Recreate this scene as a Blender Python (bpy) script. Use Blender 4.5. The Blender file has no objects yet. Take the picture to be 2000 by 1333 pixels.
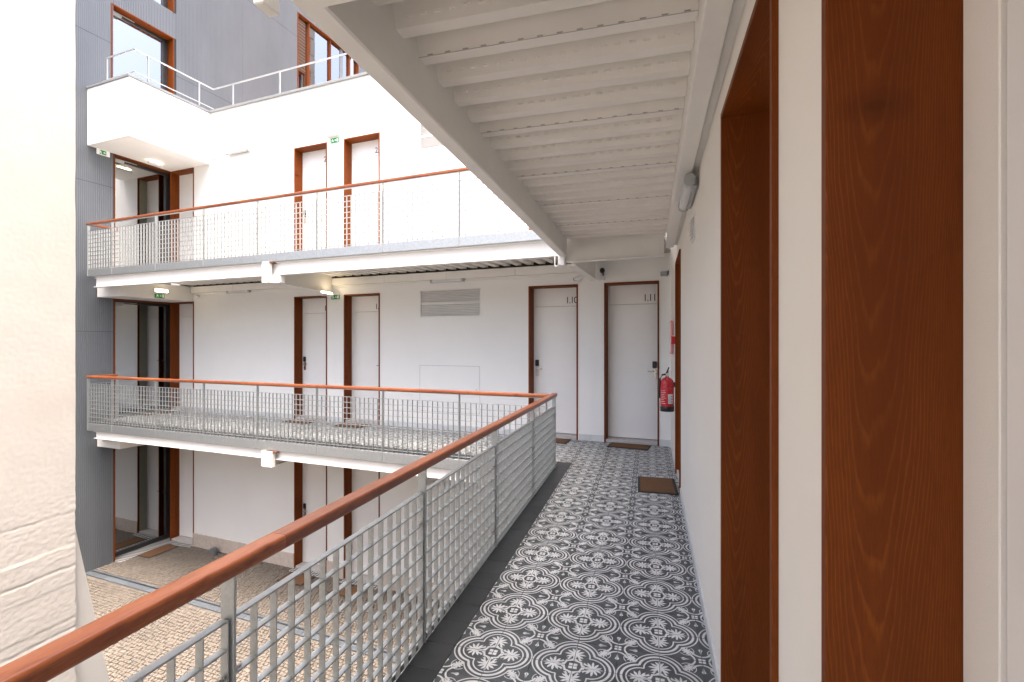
import bpy, bmesh, math, random
import numpy as np
from mathutils import Vector, Matrix, noise

random.seed(7)
SC = bpy.context.scene
COL = SC.collection
R = math.radians

# ------------------------------------------------------------------ camera, world, sun, exposure
YAW, CAMZ = 0.26842, 1.5465
cam_d = bpy.data.cameras.new('camera')
cam = bpy.data.objects.new('camera', cam_d)
COL.objects.link(cam)
cam.location = (0, 0, CAMZ)
cam.rotation_euler = (R(90), 0, YAW)
cam_d.sensor_width = 36.0
cam_d.lens = 36.0 * 967 / 2000
cam_d.shift_y = 0.0017
cam_d.clip_start = 0.02
cam_d.clip_end = 800
SC.camera = cam

SUN_EL, SUN_AZ = R(75), R(145)       # azimuth measured clockwise from +Y, where the light comes from
world = bpy.data.worlds.new('World')
SC.world = world
world.use_nodes = True
wn = world.node_tree
wn.nodes.clear()
sky = wn.nodes.new('ShaderNodeTexSky')
sky.sky_type = 'NISHITA'
sky.sun_disc = False
sky.sun_elevation = SUN_EL
sky.sun_rotation = SUN_AZ
sky.air_density = 0.7
sky.dust_density = 9.0
sky.ozone_density = 0.3
bg = wn.nodes.new('ShaderNodeBackground')
bg.inputs['Strength'].default_value = 0.15
wo = wn.nodes.new('ShaderNodeOutputWorld')
wn.links.new(sky.outputs[0], bg.inputs[0])
wn.links.new(bg.outputs[0], wo.inputs[0])

sd = bpy.data.lights.new('sun', 'SUN')
sd.energy = 0.5
sd.angle = R(60)
sd.color = (1.0, 0.92, 0.82)
sun = bpy.data.objects.new('sun', sd)
COL.objects.link(sun)
dirv = Vector((math.sin(SUN_AZ) * math.cos(SUN_EL), math.cos(SUN_AZ) * math.cos(SUN_EL), math.sin(SUN_EL)))
sun.rotation_euler = dirv.to_track_quat('Z', 'Y').to_euler()
sun.location = (0, 0, 20)

SC.view_settings.view_transform = 'Standard'
SC.view_settings.look = 'None'
SC.view_settings.gamma = 1.0
SC.view_settings.use_curve_mapping = False
SC.view_settings.exposure = 2.48
SC.cycles.use_denoising = True
SC.cycles.max_bounces = 10
SC.cycles.diffuse_bounces = 6
SC.cycles.sample_clamp_indirect = 8

# ------------------------------------------------------------------ frames of the place
PH = R(6.4)
OX, OY = 0.323, 7.725                 # inner corner where the two wings meet


def FW(a, b, z=0.0):
    """far wing: a = metres to the left along the wall, b = metres behind its face"""
    return Vector((OX - a * math.cos(PH) + b * math.sin(PH), OY + a * math.sin(PH) + b * math.cos(PH), z))


ROTF = -PH
ROTR = -0.0042                        # right wing is very slightly off the corridor axis


def RW(x, y, z=0.0):
    return Vector((0.29 + x * math.cos(ROTR) - y * math.sin(ROTR), x * math.sin(ROTR) + y * math.cos(ROTR), z))


Z0, Z1, Z2 = -3.03, 0.0, 3.02

# ------------------------------------------------------------------ materials
MATS = {}


def nd(nt, t, **kw):
    n = nt.nodes.new(t)
    for k, v in kw.items():
        setattr(n, k, v)
    return n


def base_mat(name, rough=0.5, metal=0.0, spec=0.5, coat=0.0):
    m = bpy.data.materials.new(name)
    m.use_nodes = True
    nt = m.node_tree
    p = nt.nodes['Principled BSDF']
    p.inputs['Roughness'].default_value = rough
    p.inputs['Metallic'].default_value = metal
    p.inputs['Specular IOR Level'].default_value = spec
    p.inputs['Coat Weight'].default_value = coat
    p.inputs['Coat Roughness'].default_value = 0.25
    return m, nt, p


def coords(nt, scale=(1, 1, 1), rot=(0, 0, 0), world_space=False):
    tc = nd(nt, 'ShaderNodeTexCoord')
    mp = nd(nt, 'ShaderNodeMapping')
    mp.inputs['Scale'].default_value = scale
    mp.inputs['Rotation'].default_value = rot
    if world_space:
        g = nd(nt, 'ShaderNodeNewGeometry')
        nt.links.new(g.outputs['Position'], mp.inputs[0])
        return mp.outputs[0]
    oi = nd(nt, 'ShaderNodeObjectInfo')
    mu = nd(nt, 'ShaderNodeMath', operation='MULTIPLY')
    mu.inputs[1].default_value = 37.0
    nt.links.new(oi.outputs['Random'], mu.inputs[0])
    ad = nd(nt, 'ShaderNodeVectorMath', operation='ADD')
    nt.links.new(tc.outputs['Object'], ad.inputs[0])
    nt.links.new(mu.outputs[0], ad.inputs[1])
    nt.links.new(ad.outputs[0], mp.inputs[0])
    return mp.outputs[0]


def noise_tex(nt, vec, scale, detail=4, rough=0.55, dist=0.0):
    n = nd(nt, 'ShaderNodeTexNoise')
    n.inputs['Scale'].default_value = scale
    n.inputs['Detail'].default_value = detail
    n.inputs['Roughness'].default_value = rough
    n.inputs['Distortion'].default_value = dist
    nt.links.new(vec, n.inputs['Vector'])
    return n.outputs['Fac']


def ramp(nt, fac, stops):
    r = nd(nt, 'ShaderNodeValToRGB')
    el = r.color_ramp.elements
    while len(el) < len(stops):
        el.new(0.5)
    for e, (p, c) in zip(el, stops):
        e.position = p
        e.color = (*c, 1) if len(c) == 3 else c
    nt.links.new(fac, r.inputs[0])
    return r.outputs[0]


def mixc(nt, fac, a, b, mode='MIX'):
    m = nd(nt, 'ShaderNodeMix', data_type='RGBA', blend_type=mode)
    for s, v in ((m.inputs[0], fac), (m.inputs[6], a), (m.inputs[7], b)):
        if hasattr(v, 'links') or hasattr(v, 'is_linked'):
            nt.links.new(v, s)
        elif isinstance(v, (int, float)):
            s.default_value = v
        else:
            s.default_value = (*v, 1)
    return m.outputs[2]


def bump(nt, p, h, strength=0.3, dist=0.01):
    b = nd(nt, 'ShaderNodeBump')
    b.inputs['Strength'].default_value = strength
    b.inputs['Distance'].default_value = dist
    nt.links.new(h, b.inputs['Height'])
    nt.links.new(b.outputs[0], p.inputs['Normal'])


def plain(name, col, rough=0.5, metal=0.0, spec=0.5, coat=0.0, var=0.08, nscale=6.0, bscale=0, bstr=0.2, bdist=0.003, ws=False, tone=0.0):
    m, nt, p = base_mat(name, rough, metal, spec, coat)
    v = coords(nt, world_space=ws)
    f = noise_tex(nt, v, nscale, 5, 0.6)
    lo = tuple(c * (1 - var) for c in col)
    hi = tuple(min(1, c * (1 + var)) for c in col)
    c = ramp(nt, f, [(0.3, lo), (0.7, hi)])
    if tone:
        oi = nd(nt, 'ShaderNodeObjectInfo')
        c = mixc(nt, 1.0, c, ramp(nt, oi.outputs['Random'], [(0, (1 - tone,) * 3), (1, (1 + tone,) * 3)]), 'MULTIPLY')
    nt.links.new(c, p.inputs['Base Color'])
    rr = nd(nt, 'ShaderNodeMapRange')
    rr.inputs[3].default_value = max(0.02, rough - 0.08)
    rr.inputs[4].default_value = min(1, rough + 0.08)
    nt.links.new(f, rr.inputs[0])
    nt.links.new(rr.outputs[0], p.inputs['Roughness'])
    if bscale:
        bump(nt, p, noise_tex(nt, v, bscale, 4, 0.6), bstr, bdist)
    MATS[name] = m
    return m


def plaster(name, col, dirt=(0.62, 0.58, 0.52), grain=260, gstr=0.25):
    """painted render: fine grain, faint trowel waves, thin stains"""
    m, nt, p = base_mat(name, 0.75, 0, 0.3)
    v = coords(nt, world_space=True)
    big = noise_tex(nt, v, 0.9, 5, 0.6)
    mid = noise_tex(nt, v, 7.0, 4, 0.6)
    streak = noise_tex(nt, coords(nt, (3.0, 3.0, 0.25), world_space=True), 1.6, 5, 0.65)
    c = ramp(nt, big, [(0.3, tuple(x * 0.96 for x in col)), (0.7, col)])
    s = ramp(nt, streak, [(0.62, (0, 0, 0)), (0.85, (0.16, 0.16, 0.16))])
    c = mixc(nt, s, c, dirt)
    nt.links.new(c, p.inputs['Base Color'])
    h = nd(nt, 'ShaderNodeMath', operation='ADD')
    g = noise_tex(nt, v, grain, 3, 0.7)
    nt.links.new(g, h.inputs[0])
    mm = nd(nt, 'ShaderNodeMath', operation='MULTIPLY')
    mm.inputs[1].default_value = 2.0
    nt.links.new(mid, mm.inputs[0])
    nt.links.new(mm.outputs[0], h.inputs[1])
    bump(nt, p, h.outputs[0], gstr, 0.002)
    MATS[name] = m


def wood(name, axis, dark, mid, light, rough=0.5, coat=0.0, knots=True, arcs=10.0, curve=1500.0, lines=0.6, spec=0.14, streak=0.25):
    """flat-sawn board: nested arches where the growth rings surface, straight grain beside them"""
    m, nt, p = base_mat(name, rough, 0, spec, coat)

    def mth(op, a, b=None):
        n = nd(nt, 'ShaderNodeMath', operation=op)
        for s, v in zip(n.inputs, (a, b)):
            if v is None:
                continue
            if isinstance(v, (int, float)):
                s.default_value = v
            else:
                nt.links.new(v, s)
        return n.outputs[0]
    tc = nd(nt, 'ShaderNodeTexCoord')
    oi = nd(nt, 'ShaderNodeObjectInfo')
    rnd = oi.outputs['Random']
    sp = nd(nt, 'ShaderNodeSeparateXYZ')
    nt.links.new(tc.outputs['Object'], sp.inputs[0])
    ax = {'X': (1, 2, 0), 'Y': (0, 2, 1), 'Z': (0, 1, 2)}[axis]
    u = mth('ADD', sp.outputs[ax[0]], mth('MULTIPLY', sp.outputs[ax[1]], 0.6))
    g = mth('ADD', sp.outputs[ax[2]], mth('MULTIPLY', rnd, 7.3))
    cb = nd(nt, 'ShaderNodeCombineXYZ')
    nt.links.new(u, cb.inputs[0])
    nt.links.new(mth('MULTIPLY', rnd, 19.0), cb.inputs[1])
    nt.links.new(mth('MULTIPLY', g, 0.12), cb.inputs[2])
    vec = cb.outputs[0]
    wob = mth('MULTIPLY', mth('SUBTRACT', noise_tex(nt, vec, 14, 2, 0.5), 0.5), 0.045)
    u0 = mth('ADD', mth('MULTIPLY', rnd, 0.05), -0.065)
    du = mth('SUBTRACT', mth('ADD', u, wob), u0)
    val = mth('ADD', mth('SUBTRACT', mth('MULTIPLY', g, arcs), mth('MULTIPLY', mth('MULTIPLY', du, du), curve)), mth('MULTIPLY', noise_tex(nt, vec, 30, 3, 0.6), 1.3))
    fr = mth('FRACT', val)
    fine = noise_tex(nt, vec, 230, 4, 0.7)
    broad = noise_tex(nt, vec, 11, 3, 0.5)
    k = ramp(nt, fr, [(0.0, (0.35, 0.35, 0.35)), (0.06, (0, 0, 0)), (0.70, (0.05, 0.05, 0.05)), (0.90, (lines,) * 3), (0.985, (lines * .8,) * 3), (1.0, (0.35, 0.35, 0.35))])
    c = mixc(nt, k, mid, light)
    c = mixc(nt, ramp(nt, broad, [(0.35, (0, 0, 0)), (0.75, (0.7, 0.7, 0.7))]), c, dark)
    c = mixc(nt, ramp(nt, fine, [(0.45, (0, 0, 0)), (0.75, (0.5, 0.5, 0.5))]), c, dark)
    mids = noise_tex(nt, vec, 75, 3, 0.6)
    c = mixc(nt, ramp(nt, mids, [(0.50, (0, 0, 0)), (0.72, (streak,) * 3)]), c, dark)
    c = mixc(nt, 1.0, c, ramp(nt, rnd, [(0, (0.88, 0.88, 0.88)), (1, (1.12, 1.10, 1.08))]), 'MULTIPLY')
    if knots:
        kc = nd(nt, 'ShaderNodeCombineXYZ')
        nt.links.new(mth('MULTIPLY', u, 0.55), kc.inputs[0])
        nt.links.new(mth('MULTIPLY', rnd, 23.0), kc.inputs[1])
        nt.links.new(g, kc.inputs[2])
        vo = nd(nt, 'ShaderNodeTexVoronoi')
        vo.inputs['Scale'].default_value = 3.6
        nt.links.new(kc.outputs[0], vo.inputs['Vector'])
        kk = ramp(nt, vo.outputs['Distance'], [(0.02, (0.9, 0.9, 0.9)), (0.07, (0.25, 0.25, 0.25)), (0.14, (0, 0, 0))])
        c = mixc(nt, kk, c, tuple(x * 0.3 for x in dark))
    nt.links.new(c, p.inputs['Base Color'])
    bump(nt, p, fine, 0.12, 0.001)
    MATS[name] = m


plaster('wall_white', (0.79, 0.792, 0.768))
plaster('wall_cream', (0.80, 0.772, 0.71), grain=420, gstr=0.4)
plain('balcony_white', (0.80, 0.79, 0.77), 0.7, var=0.02, nscale=2, bscale=200, bstr=0.15)
D, Mi, L = (0.105, 0.0220, 0.0026), (0.160, 0.0375, 0.0042), (0.26, 0.074, 0.0095)
wood('jamb_wood', 'Z', D, Mi, L)
wood('head_wood', 'X', D, Mi, L)
wood('head_wood_y', 'Y', D, Mi, L)
D2, M2, L2 = (0.125, 0.026, 0.007), (0.31, 0.092, 0.029), (0.39, 0.13, 0.045)
wood('rail_wood_y', 'Y', D2, M2, L2, rough=0.36, coat=0.3, knots=False, arcs=2.0, curve=2500, lines=.75, spec=0.4, streak=0.75)
wood('rail_wood_x', 'X', D2, M2, L2, rough=0.36, coat=0.3, knots=False, arcs=2.0, curve=2500, lines=.75, spec=0.4, streak=0.75)
plain('door_white', (0.79, 0.785, 0.757), 0.45, var=0.015, nscale=3)
plain('steel_white', (0.75, 0.738, 0.70), 0.5, var=0.05, nscale=2.5, bscale=60, bstr=0.06)
plain('deck_white', (0.76, 0.735, 0.685), 0.42, var=0.05, nscale=3.0, bscale=30, bstr=0.05)
plain('dark_gap', (0.03, 0.028, 0.025), 0.8)
plain('chrome', (0.62, 0.60, 0.57), 0.28, metal=0.9, var=0.05)
plain('black_plastic', (0.012, 0.012, 0.013), 0.35, var=0.2)
plain('alu_dark', (0.035, 0.036, 0.037), 0.4, metal=0.3, var=0.1)
plain('alu_grey', (0.22, 0.24, 0.255), 0.45, metal=0.4, var=0.06)
plain('lettering', (0.035, 0.033, 0.032), 0.6, var=0.05)
plain('tile_dark', (0.062, 0.071, 0.076), 0.42, var=0.20, nscale=25, tone=0.16, bscale=300, bstr=0.05)
plain('lap_grey', (0.40, 0.385, 0.36), 0.6)
plain('tile_light', (0.57, 0.59, 0.59), 0.45, var=0.10, nscale=30, tone=0.07)
plain('border_tile', (0.036, 0.039, 0.042), 0.45, var=0.25, nscale=9, tone=0.16, bscale=120, bstr=0.12)
plain('grout', (0.36, 0.355, 0.345), 0.9, var=0.15, nscale=40)
plain('skirting', (0.58, 0.60, 0.61), 0.35, var=0.05, nscale=4, tone=0.04)
plain('threshold', (0.46, 0.445, 0.43), 0.5, var=0.12, nscale=18)
plain('coir', (0.135, 0.066, 0.028), 0.95, var=0.35, nscale=140, bscale=260, bstr=0.9, bdist=0.006)
plain('rubber', (0.022, 0.020, 0.019), 0.75, var=0.2)
plain('red_paint', (0.52, 0.012, 0.022), 0.28, var=0.05, coat=0.3)
plain('white_plastic', (0.74, 0.74, 0.73), 0.4, var=0.03)
plain('grey_plastic', (0.33, 0.345, 0.35), 0.4, var=0.06)
plain('diffuser', (0.62, 0.63, 0.635), 0.25, var=0.04)
plain('sign_green', (0.010, 0.24, 0.055), 0.35, var=0.04)
plain('sign_white', (0.78, 0.80, 0.78), 0.4, var=0.02)
plain('sign_pink', (0.62, 0.22, 0.22), 0.4, var=0.04)
plain('coping', (0.27, 0.285, 0.285), 0.5, metal=0.2, var=0.08)
plain('plinth', (0.50, 0.44, 0.385), 0.6, var=0.12, nscale=14, tone=0.05, bscale=80, bstr=0.15)
plain('concrete', (0.38, 0.37, 0.35), 0.8, var=0.15, nscale=5, bscale=40, bstr=0.3)
plain('slab_stone', (0.095, 0.110, 0.126), 0.55, var=0.15, nscale=12, tone=0.12, bscale=80, bstr=0.2)
plain('brick', (0.40, 0.13, 0.055), 0.85, var=0.3, nscale=5, tone=0.1)
plain('room_wall', (0.6, 0.6, 0.58), 0.8, var=0.04)
plain('reveal_paint', (0.42, 0.43, 0.34), 0.7, var=0.04)
plain('curtain', (0.40, 0.43, 0.33), 0.8, var=0.06)
plain('sand_joint', (0.130, 0.114, 0.098), 0.95, var=0.25, nscale=9, ws=True)
plain('coping_steel', (0.52, 0.54, 0.55), 0.4, metal=0.6, var=0.08)


def galv():
    m, nt, p = base_mat('galvanised', 0.40, 0.85, 0.5)
    v = coords(nt)
    vo = nd(nt, 'ShaderNodeTexVoronoi')
    vo.inputs['Scale'].default_value = 60
    nt.links.new(v, vo.inputs['Vector'])
    sp = nd(nt, 'ShaderNodeSeparateColor')
    nt.links.new(vo.outputs['Color'], sp.inputs[0])
    n = noise_tex(nt, v, 11, 5, 0.65)
    c = ramp(nt, sp.outputs[0], [(0, (0.41, 0.43, 0.427)), (1, (0.48, 0.50, 0.495))])
    c = mixc(nt, ramp(nt, n, [(0.55, (0, 0, 0)), (0.78, (0.6, 0.6, 0.6))]), c, (0.53, 0.55, 0.54))
    spots = noise_tex(nt, v, 45, 3, 0.7)
    c = mixc(nt, ramp(nt, spots, [(0.66, (0, 0, 0)), (0.74, (0.45, 0.45, 0.45))]), c, (0.30, 0.25, 0.19))
    nt.links.new(c, p.inputs['Base Color'])
    rr = nd(nt, 'ShaderNodeMapRange')
    rr.inputs[3].default_value = 0.32
    rr.inputs[4].default_value = 0.6
    nt.links.new(n, rr.inputs[0])
    nt.links.new(rr.outputs[0], p.inputs['Roughness'])
    MATS['galvanised'] = m


galv()


def cladding_mat():
    m, nt, p = base_mat('cladding', 0.33, 0.25, 0.8)
    v = coords(nt, (1, 1, 0.3), world_space=True)
    n = noise_tex(nt, v, 1.2, 5, 0.65)
    sm = noise_tex(nt, coords(nt, (2, 2, 1), world_space=True), 2.2, 6, 0.7, 1.5)
    c = ramp(nt, n, [(0.3, (0.120, 0.134, 0.149)), (0.75, (0.152, 0.169, 0.187))])
    c = mixc(nt, ramp(nt, sm, [(0.6, (0, 0, 0)), (0.8, (0.35, 0.35, 0.35))]), c, (0.085, 0.09, 0.097))
    nt.links.new(c, p.inputs['Base Color'])
    MATS['cladding'] = m


cladding_mat()


def cobble_mat():
    m, nt, p = base_mat('cobble', 0.8, 0, 0.35)
    g = nd(nt, 'ShaderNodeNewGeometry')
    v = coords(nt, world_space=True)
    big = noise_tex(nt, v, 0.8, 5, 0.6)
    fine = noise_tex(nt, v, 90, 4, 0.7)
    c = ramp(nt, g.outputs['Random Per Island'], [(0, (0.152, 0.135, 0.117)), (0.5, (0.168, 0.150, 0.131)), (1, (0.184, 0.166, 0.146))])
    c = mixc(nt, 1.0, c, ramp(nt, big, [(0.3, (0.82, 0.80, 0.78)), (0.7, (1.05, 1.03, 1.0))]), 'MULTIPLY')
    c = mixc(nt, ramp(nt, fine, [(0.5, (0, 0, 0)), (0.8, (0.3, 0.3, 0.3))]), c, (0.14, 0.112, 0.09))
    nt.links.new(c, p.inputs['Base Color'])
    bump(nt, p, fine, 0.3, 0.004)
    MATS['cobble'] = m


cobble_mat()


def rough_mat():
    m, nt, p = base_mat('rough_render', 0.8, 0, 0.25)
    v = coords(nt, world_space=True)
    n = noise_tex(nt, v, 5, 6, 0.65)
    pe = noise_tex(nt, v, 430, 4, 0.7)
    c = ramp(nt, n, [(0.3, (0.80, 0.765, 0.72)), (0.7, (0.85, 0.825, 0.785))])
    nt.links.new(c, p.inputs['Base Color'])
    bump(nt, p, pe, 0.22, 0.002)
    MATS['rough_render'] = m


rough_mat()


def checker_mat():
    m, nt, p = base_mat('small_checker', 0.5, 0, 0.4)
    v = coords(nt, rot=(0, 0, R(45)), world_space=True)
    ch = nd(nt, 'ShaderNodeTexChecker')
    ch.inputs['Scale'].default_value = 22
    ch.inputs['Color1'].default_value = (0.045, 0.05, 0.052, 1)
    ch.inputs['Color2'].default_value = (0.50, 0.50, 0.49, 1)
    nt.links.new(v, ch.inputs['Vector'])
    nt.links.new(ch.outputs[0], p.inputs['Base Color'])
    MATS['small_checker'] = m


checker_mat()


def brick_mat():
    m, nt, p = base_mat('brick_wall', 0.85, 0, 0.2)
    tc = nd(nt, 'ShaderNodeTexCoord')
    mp = nd(nt, 'ShaderNodeMapping')
    mp.inputs['Rotation'].default_value = (R(90), 0, 0)
    nt.links.new(tc.outputs['Object'], mp.inputs[0])
    b = nd(nt, 'ShaderNodeTexBrick')
    b.inputs['Scale'].default_value = 1.0
    b.inputs['Brick Width'].default_value = 0.24
    b.inputs['Row Height'].default_value = 0.075
    b.inputs['Mortar Size'].default_value = 0.008
    b.inputs['Color1'].default_value = (0.42, 0.13, 0.05, 1)
    b.inputs['Color2'].default_value = (0.50, 0.19, 0.08, 1)
    b.inputs['Mortar'].default_value = (0.45, 0.36, 0.28, 1)
    nt.links.new(mp.outputs[0], b.inputs['Vector'])
    nt.links.new(b.outputs['Color'], p.inputs['Base Color'])
    MATS['brick_wall'] = m


brick_mat()


def glass_mat(name='glass', ior=4.5):
    m = bpy.data.materials.new(name)
    m.use_nodes = True
    nt = m.node_tree
    nt.nodes.clear()
    o = nd(nt, 'ShaderNodeOutputMaterial')
    mx = nd(nt, 'ShaderNodeMixShader')
    tr = nd(nt, 'ShaderNodeBsdfTransparent')
    tr.inputs[0].default_value = (0.62, 0.68, 0.64, 1)
    gl = nd(nt, 'ShaderNodeBsdfGlossy')
    gl.inputs['Roughness'].default_value = 0.01
    gl.inputs['Color'].default_value = (0.95, 0.97, 0.98, 1)
    fr = nd(nt, 'ShaderNodeFresnel')
    fr.inputs['IOR'].default_value = ior
    nt.links.new(fr.outputs[0], mx.inputs[0])
    nt.links.new(tr.outputs[0], mx.inputs[1])
    nt.links.new(gl.outputs[0], mx.inputs[2])
    nt.links.new(mx.outputs[0], o.inputs[0])
    MATS[name] = m


glass_mat()
glass_mat('sky_bright_glass', 6.0)  # same glass, reflection raised so the upper panes look lit by bright sky


def emit_mat(name, col, s):
    m, nt, p = base_mat(name, 0.4)
    p.inputs['Base Color'].default_value = (0.8, 0.8, 0.75, 1)
    p.inputs['Emission Color'].default_value = (*col, 1)
    p.inputs['Emission Strength'].default_value = s
    MATS[name] = m


plain('rust', (0.11, 0.045, 0.022), 0.9, var=0.5, nscale=60)
emit_mat('lamp_lit', (1.0, 0.80, 0.52), 6.0)
emit_mat('sign_lit', (0.75, 1.0, 0.82), 0.25)

# ------------------------------------------------------------------ mesh helpers
class MB:
    def __init__(s):
        s.v, s.f, s.m = [], [], []

    def add(s, vs, fs, mi=0):
        o = len(s.v)
        s.v += [tuple(x) for x in vs]
        s.f += [tuple(i + o for i in q) for q in fs]
        s.m += [mi] * len(fs)
        return s

    def box(s, x0, x1, y0, y1, z0, z1, mi=0):
        x0, x1 = min(x0, x1), max(x0, x1)
        y0, y1 = min(y0, y1), max(y0, y1)
        z0, z1 = min(z0, z1), max(z0, z1)
        return s.add([(x0, y0, z0), (x1, y0, z0), (x1, y1, z0), (x0, y1, z0), (x0, y0, z1), (x1, y0, z1), (x1, y1, z1), (x0, y1, z1)],
                     [(0, 3, 2, 1), (4, 5, 6, 7), (0, 1, 5, 4), (1, 2, 6, 5), (2, 3, 7, 6), (3, 0, 4, 7)], mi)

    def cbox(s, x0, x1, y0, y1, z0, z1, c=0.002, mi=0):
        """box with chamfered edges"""
        x0, x1 = min(x0, x1), max(x0, x1)
        y0, y1 = min(y0, y1), max(y0, y1)
        z0, z1 = min(z0, z1), max(z0, z1)
        c = min(c, (x1 - x0) * .45, (y1 - y0) * .45, (z1 - z0) * .45)
        lo, hi = (x0, y0, z0), (x1, y1, z1)
        idx, vs = {}, []
        for k in range(8):
            sg = [(k >> a) & 1 for a in range(3)]
            cn = [hi[a] if sg[a] else lo[a] for a in range(3)]
            inn = [cn[a] + (-c if sg[a] else c) for a in range(3)]
            for a in range(3):
                p = list(inn)
                p[a] = cn[a]
                idx[(k, a)] = len(vs)
                vs.append(tuple(p))
        fs = []
        for a in range(3):
            b, d = (a + 1) % 3, (a + 2) % 3
            for sgn in (0, 1):
                ks = []
                for (u, w) in ((0, 0), (1, 0), (1, 1), (0, 1)):
                    k = (sgn << a) | (u << b) | (w << d)
                    ks.append(idx[(k, a)])
                fs.append(tuple(ks if sgn else ks[::-1]))
            for u in (0, 1):
                for w in (0, 1):
                    k0 = (u << b) | (w << d)
                    k1 = k0 | (1 << a)
                    q = [idx[(k0, b)], idx[(k1, b)], idx[(k1, d)], idx[(k0, d)]]
                    fs.append(tuple(q if (u ^ w) else q[::-1]))
        for k in range(8):
            t = (idx[(k, 0)], idx[(k, 1)], idx[(k, 2)])
            par = bin(k).count('1') % 2
            fs.append(t if par else t[::-1])
        return s.add(vs, fs, mi)

    def prism(s, poly, z0, z1, mi=0, axis='z'):
        """extrude a 2D polygon; axis names the extrusion axis, poly is in the two others (cyclic order)"""
        n = len(poly)

        def P(p, h):
            return {'z': (p[0], p[1], h), 'x': (h, p[0], p[1]), 'y': (p[0], h, p[1])}[axis]
        vs = [P(p, z0) for p in poly] + [P(p, z1) for p in poly]
        fs = [tuple(range(n - 1, -1, -1)), tuple(range(n, 2 * n))]
        fs += [(i, (i + 1) % n, n + (i + 1) % n, n + i) for i in range(n)]
        return s.add(vs, fs, mi)

    def tube(s, pts, r, n=10, mi=0, cap=True):
        pts = [Vector(p) for p in pts]
        rs = r if isinstance(r, (list, tuple)) else [r] * len(pts)
        vs, fs = [], []
        for i, p in enumerate(pts):
            t = (pts[min(i + 1, len(pts) - 1)] - pts[max(i - 1, 0)]).normalized()
            up = Vector((0, 0, 1)) if abs(t.z) < 0.9 else Vector((1, 0, 0))
            a = t.cross(up).normalized()
            b = t.cross(a).normalized()
            for k in range(n):
                an = 2 * math.pi * k / n
                vs.append(p + (a * math.cos(an) + b * math.sin(an)) * rs[i])
        for i in range(len(pts) - 1):
            for k in range(n):
                fs.append((i * n + k, i * n + (k + 1) % n, (i + 1) * n + (k + 1) % n, (i + 1) * n + k))
        if cap:
            fs.append(tuple(range(n - 1, -1, -1)))
            fs.append(tuple((len(pts) - 1) * n + k for k in range(n)))
        return s.add(vs, fs, mi)

    def lathe(s, prof, n=28, mi=0, c=(0, 0)):
        vs, fs = [], []
        for (r, z) in prof:
            for k in range(n):
                an = 2 * math.pi * k / n
                vs.append((c[0] + r * math.cos(an), c[1] + r * math.sin(an), z))
        for i in range(len(prof) - 1):
            for k in range(n):
                fs.append((i * n + k, i * n + (k + 1) % n, (i + 1) * n + (k + 1) % n, (i + 1) * n + k))
        return s.add(vs, fs, mi)

    def mesh(s, name, mats, smooth=False, fix=True):
        me = bpy.data.meshes.new(name)
        me.from_pydata(s.v, [], s.f)
        for m in (mats if isinstance(mats, (list, tuple)) else [mats]):
            me.materials.append(MATS[m])
        if any(s.m):
            me.polygons.foreach_set('material_index', s.m)
        if fix and len(s.f) < 6000:
            bm = bmesh.new()
            bm.from_mesh(me)
            bmesh.ops.recalc_face_normals(bm, faces=bm.faces)
            bm.to_mesh(me)
            bm.free()
        if smooth:
            me.polygons.foreach_set('use_smooth', [True] * len(me.polygons))
            try:
                me.set_sharp_from_angle(angle=R(40))
            except Exception:
                pass
        me.update()
        return me

    def build(s, name, mats, parent=None, smooth=False, loc=(0, 0, 0), rot=0.0, fix=True):
        return link(name, s.mesh(name, mats, smooth, fix), parent, loc, rot)


def link(name, me, parent=None, loc=(0, 0, 0), rot=0.0):
    o = bpy.data.objects.new(name, me)
    COL.objects.link(o)
    o.parent = parent
    o.location = loc
    if rot:
        o.rotation_euler = (0, 0, rot)
    return o


def tag(o, label=None, cat=None, group=None, kind=None):
    if label:
        o['label'] = label
    if cat:
        o['category'] = cat
    if group:
        o['group'] = group
    if kind:
        o['kind'] = kind
    return o


def thing(name, label, cat, loc=(0, 0, 0), rot=0.0, group=None):
    o = bpy.data.objects.new(name, None)
    COL.objects.link(o)
    o.location = loc
    o.rotation_euler = (0, 0, rot)
    return tag(o, label, cat, group)


def sub(name, parent, loc=(0, 0, 0), rot=0.0):
    o = bpy.data.objects.new(name, None)
    COL.objects.link(o)
    o.parent = parent
    o.location = loc
    o.rotation_euler = (0, 0, rot)
    return o


CACHE = {}


def piece(name, parent, x0, x1, y0, y1, z0, z1, mat, c=0.0015):
    """a chamfered box piece whose mesh is shared by equal pieces; origin at its centre"""
    w, d, h = abs(x1 - x0), abs(y1 - y0), abs(z1 - z0)
    key = (name, round(w, 4), round(d, 4), round(h, 4), mat, c)
    if key not in CACHE:
        CACHE[key] = MB().cbox(-w / 2, w / 2, -d / 2, d / 2, -h / 2, h / 2, c).mesh(name, mat)
    return link(name, CACHE[key], parent, ((x0 + x1) / 2, (y0 + y1) / 2, (z0 + z1) / 2))


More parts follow.
